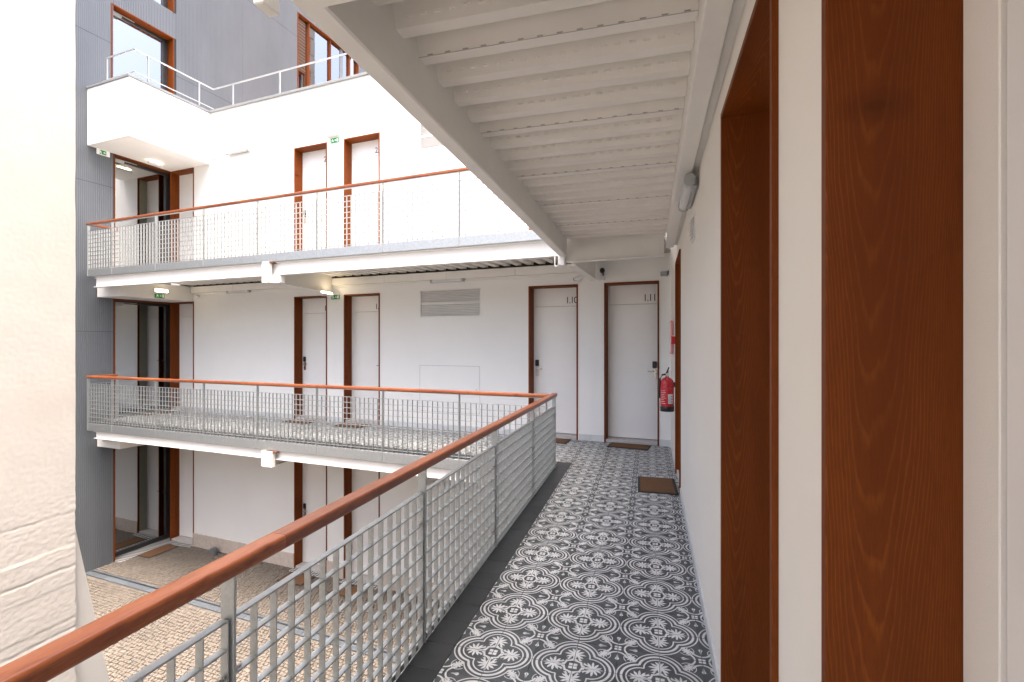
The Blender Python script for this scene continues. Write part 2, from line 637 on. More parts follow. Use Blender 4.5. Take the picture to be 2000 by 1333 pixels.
def wall_mesh(cuts_u, cuts_z, openings, thick, mb, flip=False):
    """solid wall in the u-z plane with rectangular openings; front at depth 0, back at depth thick; plane: x=u, y=depth"""
    us = sorted(set(cuts_u + [o[0] for o in openings] + [o[1] for o in openings]))
    zs = sorted(set(cuts_z + [o[2] for o in openings] + [o[3] for o in openings]))
    us = [u for u in us if cuts_u[0] <= u <= cuts_u[-1]]
    zs = [z for z in zs if cuts_z[0] <= z <= cuts_z[-1]]

    def solid(i, j):
        if i < 0 or j < 0 or i >= len(us) - 1 or j >= len(zs) - 1:
            return False
        u, z = (us[i] + us[i + 1]) / 2, (zs[j] + zs[j + 1]) / 2
        return not any(o[0] < u < o[1] and o[2] < z < o[3] for o in openings)
    for i in range(len(us) - 1):
        for j in range(len(zs) - 1):
            if not solid(i, j):
                continue
            u0, u1, z0, z1 = us[i], us[i + 1], zs[j], zs[j + 1]
            t = thick
            mb.add([(u0, 0, z0), (u1, 0, z0), (u1, 0, z1), (u0, 0, z1)], [(0, 1, 2, 3)])
            mb.add([(u0, t, z0), (u1, t, z0), (u1, t, z1), (u0, t, z1)], [(3, 2, 1, 0)])
            if not solid(i - 1, j):
                mb.add([(u0, 0, z0), (u0, t, z0), (u0, t, z1), (u0, 0, z1)], [(3, 2, 1, 0)])
            if not solid(i + 1, j):
                mb.add([(u1, 0, z0), (u1, t, z0), (u1, t, z1), (u1, 0, z1)], [(0, 1, 2, 3)])
            if not solid(i, j - 1):
                mb.add([(u0, 0, z0), (u1, 0, z0), (u1, t, z0), (u0, t, z0)], [(3, 2, 1, 0)])
            if not solid(i, j + 1):
                mb.add([(u0, 0, z1), (u1, 0, z1), (u1, t, z1), (u0, t, z1)], [(0, 1, 2, 3)])
    return mb


TEXTC = {}


def text_piece(txt, size, mat, name, parent, loc, rx=R(90), rz=0.0, depth=0.0015):
    key = (txt, size, mat)
    if key not in TEXTC:
        cu = bpy.data.curves.new('number', 'FONT')
        cu.body = txt
        cu.size = size
        cu.extrude = depth
        cu.align_x = 'RIGHT'
        cu.space_character = 0.80
        cu.offset = -0.0006
        ob = bpy.data.objects.new('number_tmp', cu)
        COL.objects.link(ob)
        dg = bpy.context.evaluated_depsgraph_get()
        me = bpy.data.meshes.new_from_object(ob.evaluated_get(dg))
        bpy.data.objects.remove(ob)
        bpy.data.curves.remove(cu)
        me.materials.clear()
        me.materials.append(MATS[mat])
        me.name = name
        TEXTC[key] = me
    o = link(name, TEXTC[key], parent, loc)
    o.rotation_euler = (rx, 0, rz)
    return o

# ------------------------------------------------------------------ the ground of the courtyard
g = MB().add([(-150, -150, Z0 - 0.022), (150, -150, Z0 - 0.022), (150, 150, Z0 - 0.022), (-150, 150, Z0 - 0.022)], [(0, 1, 2, 3)])
ground = tag(g.build('ground', 'sand_joint'), kind='structure')


def cobbles():
    rng = np.random.default_rng(3)
    step = 0.066
    aa = np.arange(0.9, 11.0, step)
    bb = np.arange(-6.9, -0.02, step)
    A_, B_ = np.meshgrid(aa, bb)
    A_ = A_.ravel()
    B_ = B_.ravel()
    # the rows waver and every other row is staggered
    A_ = A_ + (np.round((B_ + 6.9) / step) % 2) * step * 0.5 + 0.02 * np.sin(B_ * 2.1 + A_ * 0.7)
    B_ = B_ + 0.022 * np.sin(A_ * 1.7 + 0.6 * B_)
    keep = (np.abs(B_ + 1.66) > 0.125) & (A_ < 10.98) & (A_ > 0.9)
    A_, B_ = A_[keep], B_[keep]
    n = len(A_)
    A_ += rng.normal(0, .004, n)
    B_ += rng.normal(0, .004, n)
    hw = step * 0.5 - 0.004 - np.abs(rng.normal(0, .002, n))
    hd = step * 0.5 - 0.004 - np.abs(rng.normal(0, .002, n))
    an = rng.normal(0, .07, n)
    zt = Z0 - 0.002 + rng.normal(0, .0012, n)
    cs = np.array([(-1, -1), (1, -1), (1, 1), (-1, 1)], float)
    V = np.zeros((n, 8, 3))
    jit = rng.normal(0, .0028, (n, 4, 2))
    for k in range(4):
        for lvl in (0, 1):
            sc = 1.0 if lvl == 0 else 0.92
            lx = cs[k, 0] * hw * sc + jit[:, k, 0]
            ly = cs[k, 1] * hd * sc + jit[:, k, 1]
            a = A_ + lx * np.cos(an) - ly * np.sin(an)
            b = B_ + lx * np.sin(an) + ly * np.cos(an)
            V[:, k + 4 * lvl, 0] = OX - a * math.cos(PH) + b * math.sin(PH)
            V[:, k + 4 * lvl, 1] = OY + a * math.sin(PH) + b * math.cos(PH)
            V[:, k + 4 * lvl, 2] = (zt - 0.016) if lvl == 0 else zt + rng.normal(0, .0012, n)
    F0 = np.array([(5, 4, 7, 6), (1, 0, 4, 5), (2, 1, 5, 6), (3, 2, 6, 7), (0, 3, 7, 4)])
    F = (F0[None] + (np.arange(n) * 8)[:, None, None]).reshape(-1, 4)
    me = bpy.data.meshes.new('cobbles')
    me.from_pydata(V.reshape(-1, 3).tolist(), [], F.tolist())
    me.materials.append(MATS['cobble'])
    me.update()
    o = link('cobbles', me, ground)
    tag(o, 'small beige cobbles paving the courtyard floor', kind='stuff')


cobbles()

dr = bpy.data.objects.new('drain_channel', None)
COL.objects.link(dr)
dr.location = FW(11.0, -1.66, Z0)
dr.rotation_euler = (0, 0, ROTF)
tag(dr, kind='structure')
x = 0.0
while x < 9.6:
    ln = 0.62
    piece('drain_slab', dr, x + 0.004, x + ln - 0.004, -0.085, 0.03, -0.02, 0.004, 'slab_stone', 0.004)
    piece('drain_grate', dr, x + 0.002, x + ln - 0.002, 0.038, 0.062, -0.02, 0.001, 'alu_dark', 0.002)
    piece('drain_kerb', dr, x + 0.004, x + ln - 0.004, 0.068, 0.10, -0.02, 0.003, 'slab_stone', 0.003)
    x += ln

# ------------------------------------------------------------------ doors (shared builder)
def wood_door(parent, x0, x1, zb, top, lock_side, num, y_leaf=0.20, front=-0.012, level=1, mats=('jamb_wood', 'head_wood')):
    """door set in an opening of the x-z wall plane; y is the depth; parts of one 'door'"""
    d = sub('door', parent, ((x0 + x1) / 2, 0, zb))
    w = (x1 - x0) / 2
    t = 0.024
    h = top - zb
    piece('jamb', d, -w, -w + t, front, y_leaf + .04, 0, h, mats[0])
    if num == '-':
        piece('jamb', d, w - t, w, front, .025, 0, h, mats[0])
        piece('reveal', d, w - t, w, .0255, y_leaf + .04, 0, h, 'reveal_paint')
        num = None
        lock_side = 0
    else:
        piece('jamb', d, w - t, w, front, y_leaf + .04, 0, h, mats[0])
    piece('head', d, -w + t, w - t, front, y_leaf + .04, h - t, h, mats[1])
    s = 0.014
    piece('stop', d, -w + t, -w + t + s, y_leaf - .006, y_leaf + .05, 0.045, h - t, 'door_white')
    piece('stop', d, w - t - s, w - t, y_leaf - .006, y_leaf + .05, 0.045, h - t, 'door_white')
    split = 2.147
    piece('leaf', d, -w + t + s + .003, w - t - s - .003, y_leaf, y_leaf + .045, 0.052, split, 'door_white', 0.002)
    piece('transom_panel', d, -w + t + s + .003, w - t - s - .003, y_leaf, y_leaf + .045, split + .006, h - t - .002, 'door_white', 0.002)
    piece('backing', d, -w + t, w - t, y_leaf + .052, y_leaf + .07, 0, h - t, 'dark_gap')
    piece('threshold', d, -w + t, w - t, 0.004, y_leaf + .05, 0.0, 0.042, 'threshold', 0.004)
    if not lock_side:
        return d
    lx = (-w + .085) * (1 if lock_side < 0 else -1)
    lk = sub('lock', d, (lx, y_leaf, 0.985))
    piece('lock_plate', lk, -.030, .030, -.012, 0, 0, .165, 'chrome', .003)
    piece('card_reader', lk, -.032, .032, -.030, -.001, .17, .275, 'black_plastic', .008)
    hd = MB().tube([(0, -.012, .125), (0, -.05, .125)], .008, 10)
    sg = 1 if lock_side < 0 else -1
    hd.tube([(0, -.05, .125), (sg * .10, -.052, .125)], .008, 10)
    hd.build('lever', 'chrome', lk, smooth=True)
    if num:
        text_piece(num, 0.155, 'lettering', 'number', d, (w - .046, y_leaf - .0016, 2.195))
    return d


# ------------------------------------------------------------------ the far white wing
far = thing('gallery_wing', 'long white rendered wing with three storeys of numbered doors across the courtyard', 'building', FW(0, 0, 0), ROTF)
DOORS = {'d111': (.165, .992, +1), 'd110': (1.409, 2.245, -1), 'd2': (5.213, 6.051, +1), 'd1': (6.466, 7.31, -1), 'd0': (10.268, 11.06, +1)}
NUM = {'d111': '11', 'd110': '10', 'd2': '09', 'd1': '08', 'd0': None}
ops = []
for lv, zb in enumerate((Z0, Z1, Z2)):
    for k, (a0, a1, sd_) in DOORS.items():
        if lv == 0 and k in ('d110', 'd111'):
            continue
        ops.append((-a1, -a0, zb, zb + 2.48))
VENT = (-4.34, -3.12)
for lv, zb in enumerate((Z0, Z1, Z2)):
    ops.append((VENT[0], VENT[1], zb + 2.005, zb + 2.495))
wall_mesh([-11.06, 0.30], [Z0 - .3, 6.63], ops, 0.34, MB()).build('wall', 'wall_white', far)
for lv, zb in enumerate((Z0, Z1, Z2)):
    for k, (a0, a1, sd_) in DOORS.items():
        if lv == 0 and k in ('d110', 'd111'):
            continue
        nm = '-' if NUM[k] is None else None if lv == 0 else '%d.%s' % (lv, NUM[k])
        wood_door(far, -a1, -a0, zb, zb + 2.48, sd_, nm)
    # louvred vent: two stacked halves
    for hv in (0, 1):
        v = sub('louvre_vent', far, ((VENT[0] + VENT[1]) / 2, 0, zb + 2.005 + hv * .245))
        w = (VENT[1] - VENT[0]) / 2
        piece('frame_side', v, -w, -w + .02, -.008, .03, 0, .244, 'white_plastic')
        piece('frame_side', v, w - .02, w, -.008, .03, 0, .244, 'white_plastic')
        piece('frame_rail', v, -w + .02, w - .02, -.008, .03, 0, .016, 'white_plastic')
        piece('frame_rail', v, -w + .02, w - .02, -.008, .03, .228, .244, 'white_plastic')
        key = 'slat'
        if key not in CACHE:
            CACHE[key] = MB().prism([(0.024, .014), (0.026, .012), (-.004, -.006), (-.006, -.004), (-.006, .001)], -w + .021, w - .021, axis='x').mesh('slat', 'white_plastic')
        for i in range(7):
            link('slat', CACHE[key], v, (0, 0.0, .028 + i * .0292))
        piece('backing', v, -w + .02, w - .02, .034, .04, .01, .235, 'white_plastic')
# flush access panels under the vents
for zb in (Z1, Z2):
    hp = sub('access_panel', far, (-3.74, 0, zb + .32))
    piece('panel', hp, -.596, .596, -.003, .01, 0, .815, 'wall_white', .001)
    for q in ((-.602, -.598, 0, .82), (.598, .602, 0, .82), (-.602, .602, .817, .821), (-.602, .602, -.004, 0)):
        piece('joint', hp, q[0], q[1], -.0015, .008, q[2], q[3], 'alu_grey', .0003)
    piece('catch', hp, .53, .545, -.012, -.002, .40, .425, 'chrome', .003)
# skirting tiles, first floor
segs = [(0.0, .165), (.992, 1.409), (2.245, 5.213), (6.051, 6.466), (7.31, 10.268)]
for a0, a1 in segs:
    a = a0
    while a < a1 - .02:
        e = min(a + .2, a1)
        piece('skirting_tile', far, -e + .001, -a - .001, -.011, .004, 0, .10, 'skirting', .002)
        a = e
# stone plinth, ground floor
for a0, a1 in [(0, 5.213), (6.051, 6.466), (7.31, 10.268)]:
    n = max(1, round((a1 - a0) / .9))
    for i in range(n):
        b0, b1 = a0 + (a1 - a0) * i / n, a0 + (a1 - a0) * (i + 1) / n
        piece('plinth_slab', far, -b1 + .002, -b0 - .002, -.024, .004, Z0 - .02, Z0 + .29, 'plinth', .004)
# patterned thresholds on the ground floor
for a0, a1 in ((10.268, 11.05), (6.466, 7.31), (5.213, 6.051)):
    piece('threshold_mosaic', far, -a1, -a0, -.14, .0, Z0 - .015, Z0 + .006, 'small_checker', .002)
# parapet coping and terrace
piece('coping', far, -9.74, 0.3, -.03, .34, 6.63, 6.685, 'coping', .005)
piece('terrace_floor', far, -11.04, .3, .34, 7.5, 6.2, 6.3, 'concrete', .005)
# balcony box that leaves the wing's corner
bal = sub('balcony', far, (-11.04, -1.66, 5.5))
piece('balcony_front', bal, 0, 1.30, 0, .14, 0, 1.13, 'balcony_white', .004)
piece('balcony_side', bal, 1.16, 1.30, .1405, 1.655, 0, 1.13, 'balcony_white', .004)
piece('balcony_floor', bal, 0.001, 1.159, .141, 1.655, 0.002, .45, 'balcony_white', .004)
piece('coping', bal, -.002, 1.318, -.018, .155, 1.13, 1.175, 'coping', .005)
piece('coping', bal, 1.145, 1.318, .155, 1.63, 1.13, 1.175, 'coping', .005)

# ------------------------------------------------------------------ thin steel rail on the terrace parapet and balcony
tr = thing('terrace_rail', 'slim galvanised steel rail on the white roof terrace parapet and balcony', 'railing', FW(0, 0, 6.68), ROTF)
pts = [(10.56, -1.583), (9.715, -1.583), (9.715, .05), (0.6, .05)]
for (p, q) in zip(pts[:-1], pts[1:]):
    xa, xb = sorted((-p[0], -q[0]))
    ya, yb = sorted((p[1], q[1]))
    piece('top_rail', tr, xa - .012, xb + .012, ya - .012, yb + .012, .49, .515, 'coping_steel', .003)
for (p, q) in zip(pts[:-2], pts[1:-1]):
    xa, xb = sorted((-p[0], -q[0]))
    ya, yb = sorted((p[1], q[1]))
    piece('lower_rail', tr, xa - .008, xb + .008, ya - .008, yb + .008, .06, .078, 'coping_steel', .003)
for p in [(10.54, -1.583), (9.715, -1.33), (9.715, -.28), (9.106, .05), (7.755, .05), (5.9, .05), (4.2, .05), (2.5, .05), (.8, .05)]:
    piece('post', tr, -p[0] - .022, -p[0] + .022, p[1] - .006, p[1] + .006, 0.0, .4895, 'coping_steel', .002)

# ------------------------------------------------------------------ the dark ribbed-metal building on the left
clad = thing('metal_clad_building', 'tall building clad in grey ribbed metal with wood-framed glazed doors', 'building', FW(11.04, 0, 0), ROTF)
# local: x = towards the courtyard, y = b ; outer face of the ribs at x = 0
GD = (-1.187, 0.125)
COPS = [(GD[0], GD[1], zb - .01, zb + 2.47) for zb in (Z0, Z1)] + [(GD[0], GD[1], 3.0, 5.52), (-1.235, .065, 6.0, 8.63), (-1.235, .07, 9.235, 11.2), (3.784, 6.58, 6.3, 11.565)]
PITCH = 0.0335


def rib_panel(y0, y1, z0, z1):
    n = max(1, int(round((y1 - y0) / PITCH)))
    p = (y1 - y0) / n
    prof = []
    for i in range(n):
        o = y0 + i * p
        prof += [(o, -.009), (o + p * .42, -.009), (o + p * .56, 0), (o + p * .86, 0)]
    prof.append((y1, -.009))
    vs = [(x, y, z0) for (y, x) in prof] + [(x, y, z1) for (y, x) in prof]
    m = len(prof)
    fs = [(i, i + 1, m + i + 1, m + i) for i in range(m - 1)]
    mb = MB().add(vs, fs)
    o = mb.build('cladding_panel', 'cladding', clad, fix=False)
    return o


zcuts = [Z0 - .1, 1.775, 4.785, 7.79, 10.8, 13.6]
ycuts = [-6.0, -4.2, -2.4, GD[0], GD[1], 1.9, 3.784, 6.58, 8.4]
for j in range(len(zcuts) - 1):
    for i in range(len(ycuts) - 1):
        y0, y1 = ycuts[i], ycuts[i + 1]
        zlo, zhi = zcuts[j], zcuts[j + 1]
        cov = sorted([(o[2], o[3]) for o in COPS if o[0] <= (y0 + y1) / 2 <= o[1]])
        z = zlo
        for (c0, c1) in cov + [(99, 99)]:
            e = min(zhi, c0)
            if e - z > .02:
                rib_panel(y0 + .003, y1 - .003, z + .004, e - .004)
            z = max(z, c1)
            if z >= zhi:
                break
wm = MB()
wall_mesh([-6.0, 8.4], [Z0 - .3, 13.6], COPS, 0.06, wm)
wm.v = [(-.02 - y, x, z) for (x, y, z) in wm.v]
wm.build('backing_wall', 'alu_dark', clad)


def room(y0, y1, z0, z1, cur=True):
    """what shows behind the glass"""
    rm = sub('room', clad, (-.34, 0, z0))
    h = z1 - z0
    piece('back_wall', rm, -2.2, -2.15, y0 - 1.2, y1 + .6, 0, h + .4, 'room_wall')
    piece('side_wall', rm, -2.15, 0, y1 + .55, y1 + .6, 0, h + .4, 'room_wall')
    piece('side_wall', rm, -2.15, 0, y0 - 1.2, y0 - 1.15, 0, h + .4, 'room_wall')
    piece('ceiling', rm, -2.15, 0, y0 - 1.15, y1 + .55, h + .35, h + .4, 'room_wall')
    piece('floor', rm, -2.15, 0, y0 - 1.15, y1 + .55, -.06, -.01, 'room_wall')
    if cur:
        cm = MB()
        pr_ = [(-.25 + .03 * math.sin(i * 1.1), y1 - .62 + i * .032) for i in range(18)]
        vs = [(a, b, 0.02) for a, b in pr_] + [(a, b, h - .02) for a, b in pr_]
        cm.add(vs, [(i, i + 1, 19 + i - 1, 18 + i) for i in range(17)])
        cm.build('curtain', 'curtain', rm, smooth=True, fix=False)


def glass_door(y0, y1, z0, z1, handle=True, closer=True, glass='glass'):
    d = sub('glass_door', clad, (0, 0, z0))
    h = z1 - z0
    t = .024
    piece('jamb', d, -.30, .012, y0, y0 + t, 0, h, 'jamb_wood')
    piece('jamb', d, -.30, .012, y1 - t, y1, 0, h, 'jamb_wood')
    piece('head', d, -.30, .012, y0 + t, y1 - t, h - t, h, 'head_wood_y')
    fx0, fx1 = -.245, -.185
    f = .052
    a, b, zt = y0 + t, y1 - t, h - t
    piece('frame_stile', d, fx0, fx1, a, a + f, .01, zt, 'alu_dark', .003)
    piece('frame_stile', d, fx0, fx1, b - f, b, .01, zt, 'alu_dark', .003)
    piece('frame_rail', d, fx0, fx1, a + f, b - f, zt - f * 1.2, zt, 'alu_dark', .003)
    piece('frame_rail', d, fx0, fx1, a + f, b - f, .01, .01 + f * 1.7, 'alu_dark', .003)
    g_ = f + .048
    lx0, lx1 = -.235, -.175
    piece('leaf_stile', d, lx0, lx1, b - g_ - .012, b - f - .004, .02 + f * 1.7, zt - f * 1.2, 'alu_dark', .003)
    piece('pane', d, -.216, -.208, a + f, b - g_, .01 + f * 1.7, zt - f * 1.2, glass, .0005)
    if handle:
        hb = MB().tube([(-.18, b - g_ + .02, 1.13), (-.125, b - g_ + .02, 1.13), (-.12, b - g_ - .12, 1.13)], .009, 10)
        hb.cbox(-.19, -.174, b - g_ + .005, b - g_ + .035, 1.02, 1.19, .003)
        hb.build('handle', 'black_plastic', d, smooth=True)
    if closer:
        piece('closer', d, -.18, -.125, a + f, a + f + .20, zt - .105, zt - .045, 'grey_plastic', .004)
        piece('closer_arm', d, -.15, -.13, a + f + .03, a + f + .46, zt - .043, zt - .03, 'grey_plastic', .003)
    room(y0, y1, z0, z1)
    return d


glass_door(GD[0], GD[1], Z0 + .005, Z0 + 2.47)
glass_door(GD[0], GD[1], Z1 + .005, Z1 + 2.47)
glass_door(GD[0], GD[1], 3.02, 5.52)
glass_door(-1.235, .065, 6.32, 8.63, handle=False, glass='sky_bright_glass')
glass_door(-1.235, .07, 9.235, 11.2, handle=False, closer=False, glass='sky_bright_glass')
piece('threshold_mosaic', clad, -.2, .17, GD[0], GD[1], Z0 - .016, Z0 + .005, 'small_checker', .002)
bw = sub('tall_window', clad, (0, 0, 6.30))
H_ = 5.265
piece('jamb', bw, -.2, .012, 3.784, 3.812, 0, H_, 'jamb_wood')
piece('jamb', bw, -.2, .012, 6.552, 6.58, 0, H_, 'jamb_wood')
piece('head', bw, -.2, .012, 3.812, 6.552, H_ - .03, H_, 'head_wood_y')
for y in (4.279, 5.223, 6.149):
    piece('mullion', bw, -.15, -.02, y - .02, y + .02, 0, H_ - .031, 'jamb_wood')
piece('frame_stile', bw, -.12, -.06, 5.737, 5.85, 0.0, H_ - .031, 'alu_grey', .003)
for y0, y1 in ((3.812, 4.258), (4.30, 5.202), (5.244, 5.736), (5.851, 6.128), (6.17, 6.551)):
    piece('pane', bw, -.10, -.092, y0, y1, 0, H_ - .031, 'sky_bright_glass', .0005)
room(3.8, 6.5, 6.3, 11.5, cur=False)

# brick neighbour behind the wing: only its reflection shows in the upper windows
br = thing('brick_house', 'old red brick house reflected in the tall upper window', 'building', FW(5.0, 9.75, Z0), ROTF)
bops = []
for zz in (9.0, 12.4, 15.8):
    bops.append((-.1, .7, zz, zz + 1.5))
bm_ = wall_mesh([-1.25, 1.25], [0, 21.0], bops, .35, MB())
bm_.v = [(y, x, z) for (x, y, z) in bm_.v]
bm_.build('wall', 'brick_wall', br)
piece('front_wall', br, .3505, 4.5, -1.25, -.9, 0, 21.0, 'brick_wall')
piece('rear_wall', br, .3505, 4.5, .9, 1.25, 0, 21.0, 'brick_wall')
piece('cornice', br, -.15, 4.6, -1.4, 1.4, 21.0, 21.3, 'concrete', .03)
for i in range(26):
    piece('quoin', br, -.03, .2, 1.02 if i % 2 else .92, 1.28, i * .8 + .02, i * .8 + .78, 'plinth', .01)
for o in bops:
    w_ = sub('window', br, (0, o[0], o[2]))
    piece('sill', w_, -.08, .2, -.1, .9, -.1, -.001, 'concrete', .01)
    piece('pane', w_, .2, .21, .06, .74, .06, 1.44, 'glass', .001)
    piece('frame', w_, .16, .24, 0.001, .06, 0.001, 1.499, 'white_plastic')
    piece('frame', w_, .16, .24, .74, .799, 0.001, 1.499, 'white_plastic')

# ------------------------------------------------------------------ right wing beside the corridor
rw = thing('corridor_wing', 'cream rendered wall with deep wooden door reveals along the tiled corridor', 'building', RW(0, 0, 0), ROTR)
# local: x = depth into the wall (skirting face at 0), y = along the corridor
RD = [(.045, .96, +1), (1.318, 2.226, +1), (5.30, 6.20, +1)]
rops = [(y0, y1, 0.0, 2.50) for (y0, y1, s_) in RD]
wmb = wall_mesh([-3.5, 7.78], [Z0 - .3, 6.63], rops, 0.36, MB())
wmb.v = [(.007 + y, x, z) for (x, y, z) in wmb.v]
wmb.build('wall', 'wall_cream', rw)
for (y0, y1, s_) in RD:
    d = sub('door', rw, (.007, (y0 + y1) / 2, 0))
    w = (y1 - y0) / 2
    t, h, yl, fr = .024, 2.50, .178, -.015
    piece('jamb', d, fr, yl + .04, -w, -w + t, 0, h, 'jamb_wood', .002)
    piece('jamb', d, fr, yl + .04, w - t, w, 0, h, 'jamb_wood', .002)
    piece('head', d, fr, yl + .04, -w + t, w - t, h - t, h, 'head_wood_y', .002)
    s = .085
    piece('stop', d, yl - .004, yl + .05, -w + t, -w + t + s, .045, h - t, 'wall_cream', .002)
    piece('stop', d, yl - .004, yl + .05, w - t - s, w - t, .045, h - t, 'wall_cream', .002)
    piece('leaf', d, yl + .001, yl + .045, -w + t + s + .004, w - t - s - .004, .05, 2.147, 'door_white', .003)
    piece('transom_panel', d, yl + .001, yl + .045, -w + t + s + .004, w - t - s - .004, 2.153, h - t - .002, 'door_white', .003)
    piece('backing', d, yl + .056, yl + .07, -w + t, w - t, 0, h - t, 'dark_gap')
    piece('threshold', d, .002, yl + .05, -w + t, w - t, 0, .04, 'threshold', .004)
    for i in range(7):
        piece('threshold_rib', d, .006 + i * .027, .018 + i * .027, -w + t + .01, w - t - .01, .0402, .046, 'skirting', .001)
for (y0, y1) in ((-3.5, .045), (.96, 1.318), (2.226, 5.30), (6.20, 7.74)):
    n = max(1, round((y1 - y0) / 1.2))
    for i in range(n):
        a, b = y0 + (y1 - y0) * i / n, y0 + (y1 - y0) * (i + 1) / n
        piece('skirting_strip', rw, -.004, .010, a + .001, b - .001, 0, .075, 'skirting', .003)

# ------------------------------------------------------------------ corridor floor: printed cement tiles
U = 0.4


def arc_band(cx, cy, r, w, a0, a1, n, w1=None):
    pi, po = [], []
    for i in range(n + 1):
        t = i / n
        an = R(a0 + (a1 - a0) * t)
        ww = w + ((w1 if w1 is not None else w) - w) * t
        pi.append((cx + (r - ww / 2) * math.cos(an), cy + (r - ww / 2) * math.sin(an)))
        po.append((cx + (r + ww / 2) * math.cos(an), cy + (r + ww / 2) * math.sin(an)))
    return [[pi[i], po[i], po[i + 1], pi[i + 1]] for i in range(n)]


def tile_print(seg=10):
    """white print of one tile: quarter of the rosette at (0,0), quarter of the small cross motif at (.5,.5); unit = 40 cm"""
    half = []
    for (r, w) in ((.181, .017), (.237, .030), (.291, .016)):
        n = (.4 + math.sqrt(.16 - 8 * (.04 - r * r))) / 4
        half += arc_band(.2, 0, r, w, 0, math.degrees(math.atan2(n, n - .2)), seg)
    # fan leaf: a stem with separate pointed fingers
    half.append([(.096, 0), (.108, .012), (.150, .014), (.196, .020), (.166, .034), (.146, .060), (.172, .056), (.160, .088), (.190, .072), (.218, .036),
                 (.216, .074), (.226, .110), (.244, .084), (.246, .032), (.262, .062), (.296, .086), (.294, .056), (.268, .020), (.298, .032), (.336, .044),
                 (.326, .020), (.300, .007), (.330, .009), (.364, .004), (.364, 0)])
    half.append([(.098, .006), (.140, .014), (.134, .034), (.114, .044), (.104, .066), (.098, .098), (.076, .076), (.084, .050), (.092, .028)])
    half.append([(.160, .040), (.146, .076), (.122, .098), (.126, .078), (.106, .074), (.128, .056)])
    half[-3:] = [[(x, y * 1.22) for (x, y) in half[-3]]] + half[-2:]
    # cross motif, p = .5 - x, q = .5 - y
    mot = []
    mot.append([(.130, 0), (.188, .013), (.220, .028), (.244, 0)])
    mot += arc_band(.2, 0, .118, .020, 180, 104, max(5, seg // 2), .028)
    mot += arc_band(.172, .172, .092, .010, 225, 320, max(5, seg // 2))
    half += [[(.5 - p, .5 - q) for (p, q) in poly] for poly in mot]
    out = half + [[(y, x) for (x, y) in reversed(poly)] for poly in half]
    out.append([(.005, .005), (.050, .005), (.050, .050), (.005, .050)])
    out.append([(.495, .495), (.459, .495), (.459, .459), (.495, .459)])
    lf = [(.150, .010), (.190, .016), (.178, .050), (.206, .060), (.222, .026), (.228, .066), (.254, .080), (.258, .030), (.276, .058), (.304, .062), (.288, .022), (.322, .030), (.350, .014), (.350, 0)]
    lf = [(.165 + (s_ - .15) * .74, t_ * .8) for (s_, t_) in lf]
    lf = lf + [(s_, -t_) for (s_, t_) in reversed(lf[:-1])]
    c_ = math.sqrt(.5)
    out.append([(.5 - (s_ * c_ - t_ * c_), .5 - (s_ * c_ + t_ * c_)) for (s_, t_) in lf])
    g0 = .0035
    return [[(min(max(x, g0), .5 - g0), min(max(y, g0), .5 - g0)) for (x, y) in poly] for poly in out]


def tile_mb(seg):
    mb = MB()
    mb.cbox(.0008, .1992, .0008, .1992, -.009, 0, .0010, 0)
    for poly in tile_print(seg):
        mb.add([(x * U, y * U, .00035) for (x, y) in poly], [tuple(range(len(poly)))], 1)
    mb.v = [(x - .1, y - .1, z) for (x, y, z) in mb.v]
    return mb


def tile_mesh(seg):
    mb = tile_mb(seg)
    me = bpy.data.meshes.new('floor_tile')
    me.from_pydata(mb.v, [], mb.f)
    me.materials.append(MATS['tile_dark'])
    me.materials.append(MATS['tile_light'])
    me.polygons.foreach_set('material_index', mb.m)
    me.update()
    bm = bmesh.new()
    bm.from_mesh(me)
    for f in bm.faces:
        f.normal_update()
        if f.material_index == 1 and f.normal.z < 0:
            f.normal_flip()
    bmesh.ops.recalc_face_normals(bm, faces=[f for f in bm.faces if f.material_index == 0])
    bm.to_mesh(me)
    bm.free()
    return me


TX0, TY0 = -.7475, 2.361          # a rosette centre
cf = tag(MB().box(-1.115, .40, -3.5, 7.9, -.15, -.0075).build('corridor_floor', 'grout'), kind='structure')
tm = tile_mesh(12)
cells = []
for i in range(-3, 6):
    for j in range(-12, 29):
        xc, yc = TX0 + .1 + .2 * i, TY0 + .1 + .2 * j
        if xc > .40 or yc > 7.95 or yc < .2:
            continue
        if xc < -.95 and yc < 6.33:
            continue
        wallb = (xc - OX) * math.sin(PH) + (yc - OY) * math.cos(PH)
        if wallb > .12:
            continue
        cells.append((xc, yc, i, j))
cells.sort(key=lambda c: c[1])
far_cells = []
for n, (xc, yc, i, j) in enumerate(cells):
    ei, ej = i % 2, j % 2          # which corner of the tile carries the rosette
    ang = {(0, 0): 0, (1, 0): 90, (1, 1): 180, (0, 1): 270}[(ei, ej)]
    o = link('floor_tile', tm, cf, (xc, yc, random.uniform(-.0004, .0004)), R(ang))
bt_y = TY0 + .2 * -11
while bt_y < 6.2:
    piece('border_tile', cf, -1.1135, -.9490, bt_y + .001, bt_y + .199, -.010, random.uniform(-.0006, .0004), 'border_tile', .0015)
    bt_y += .2

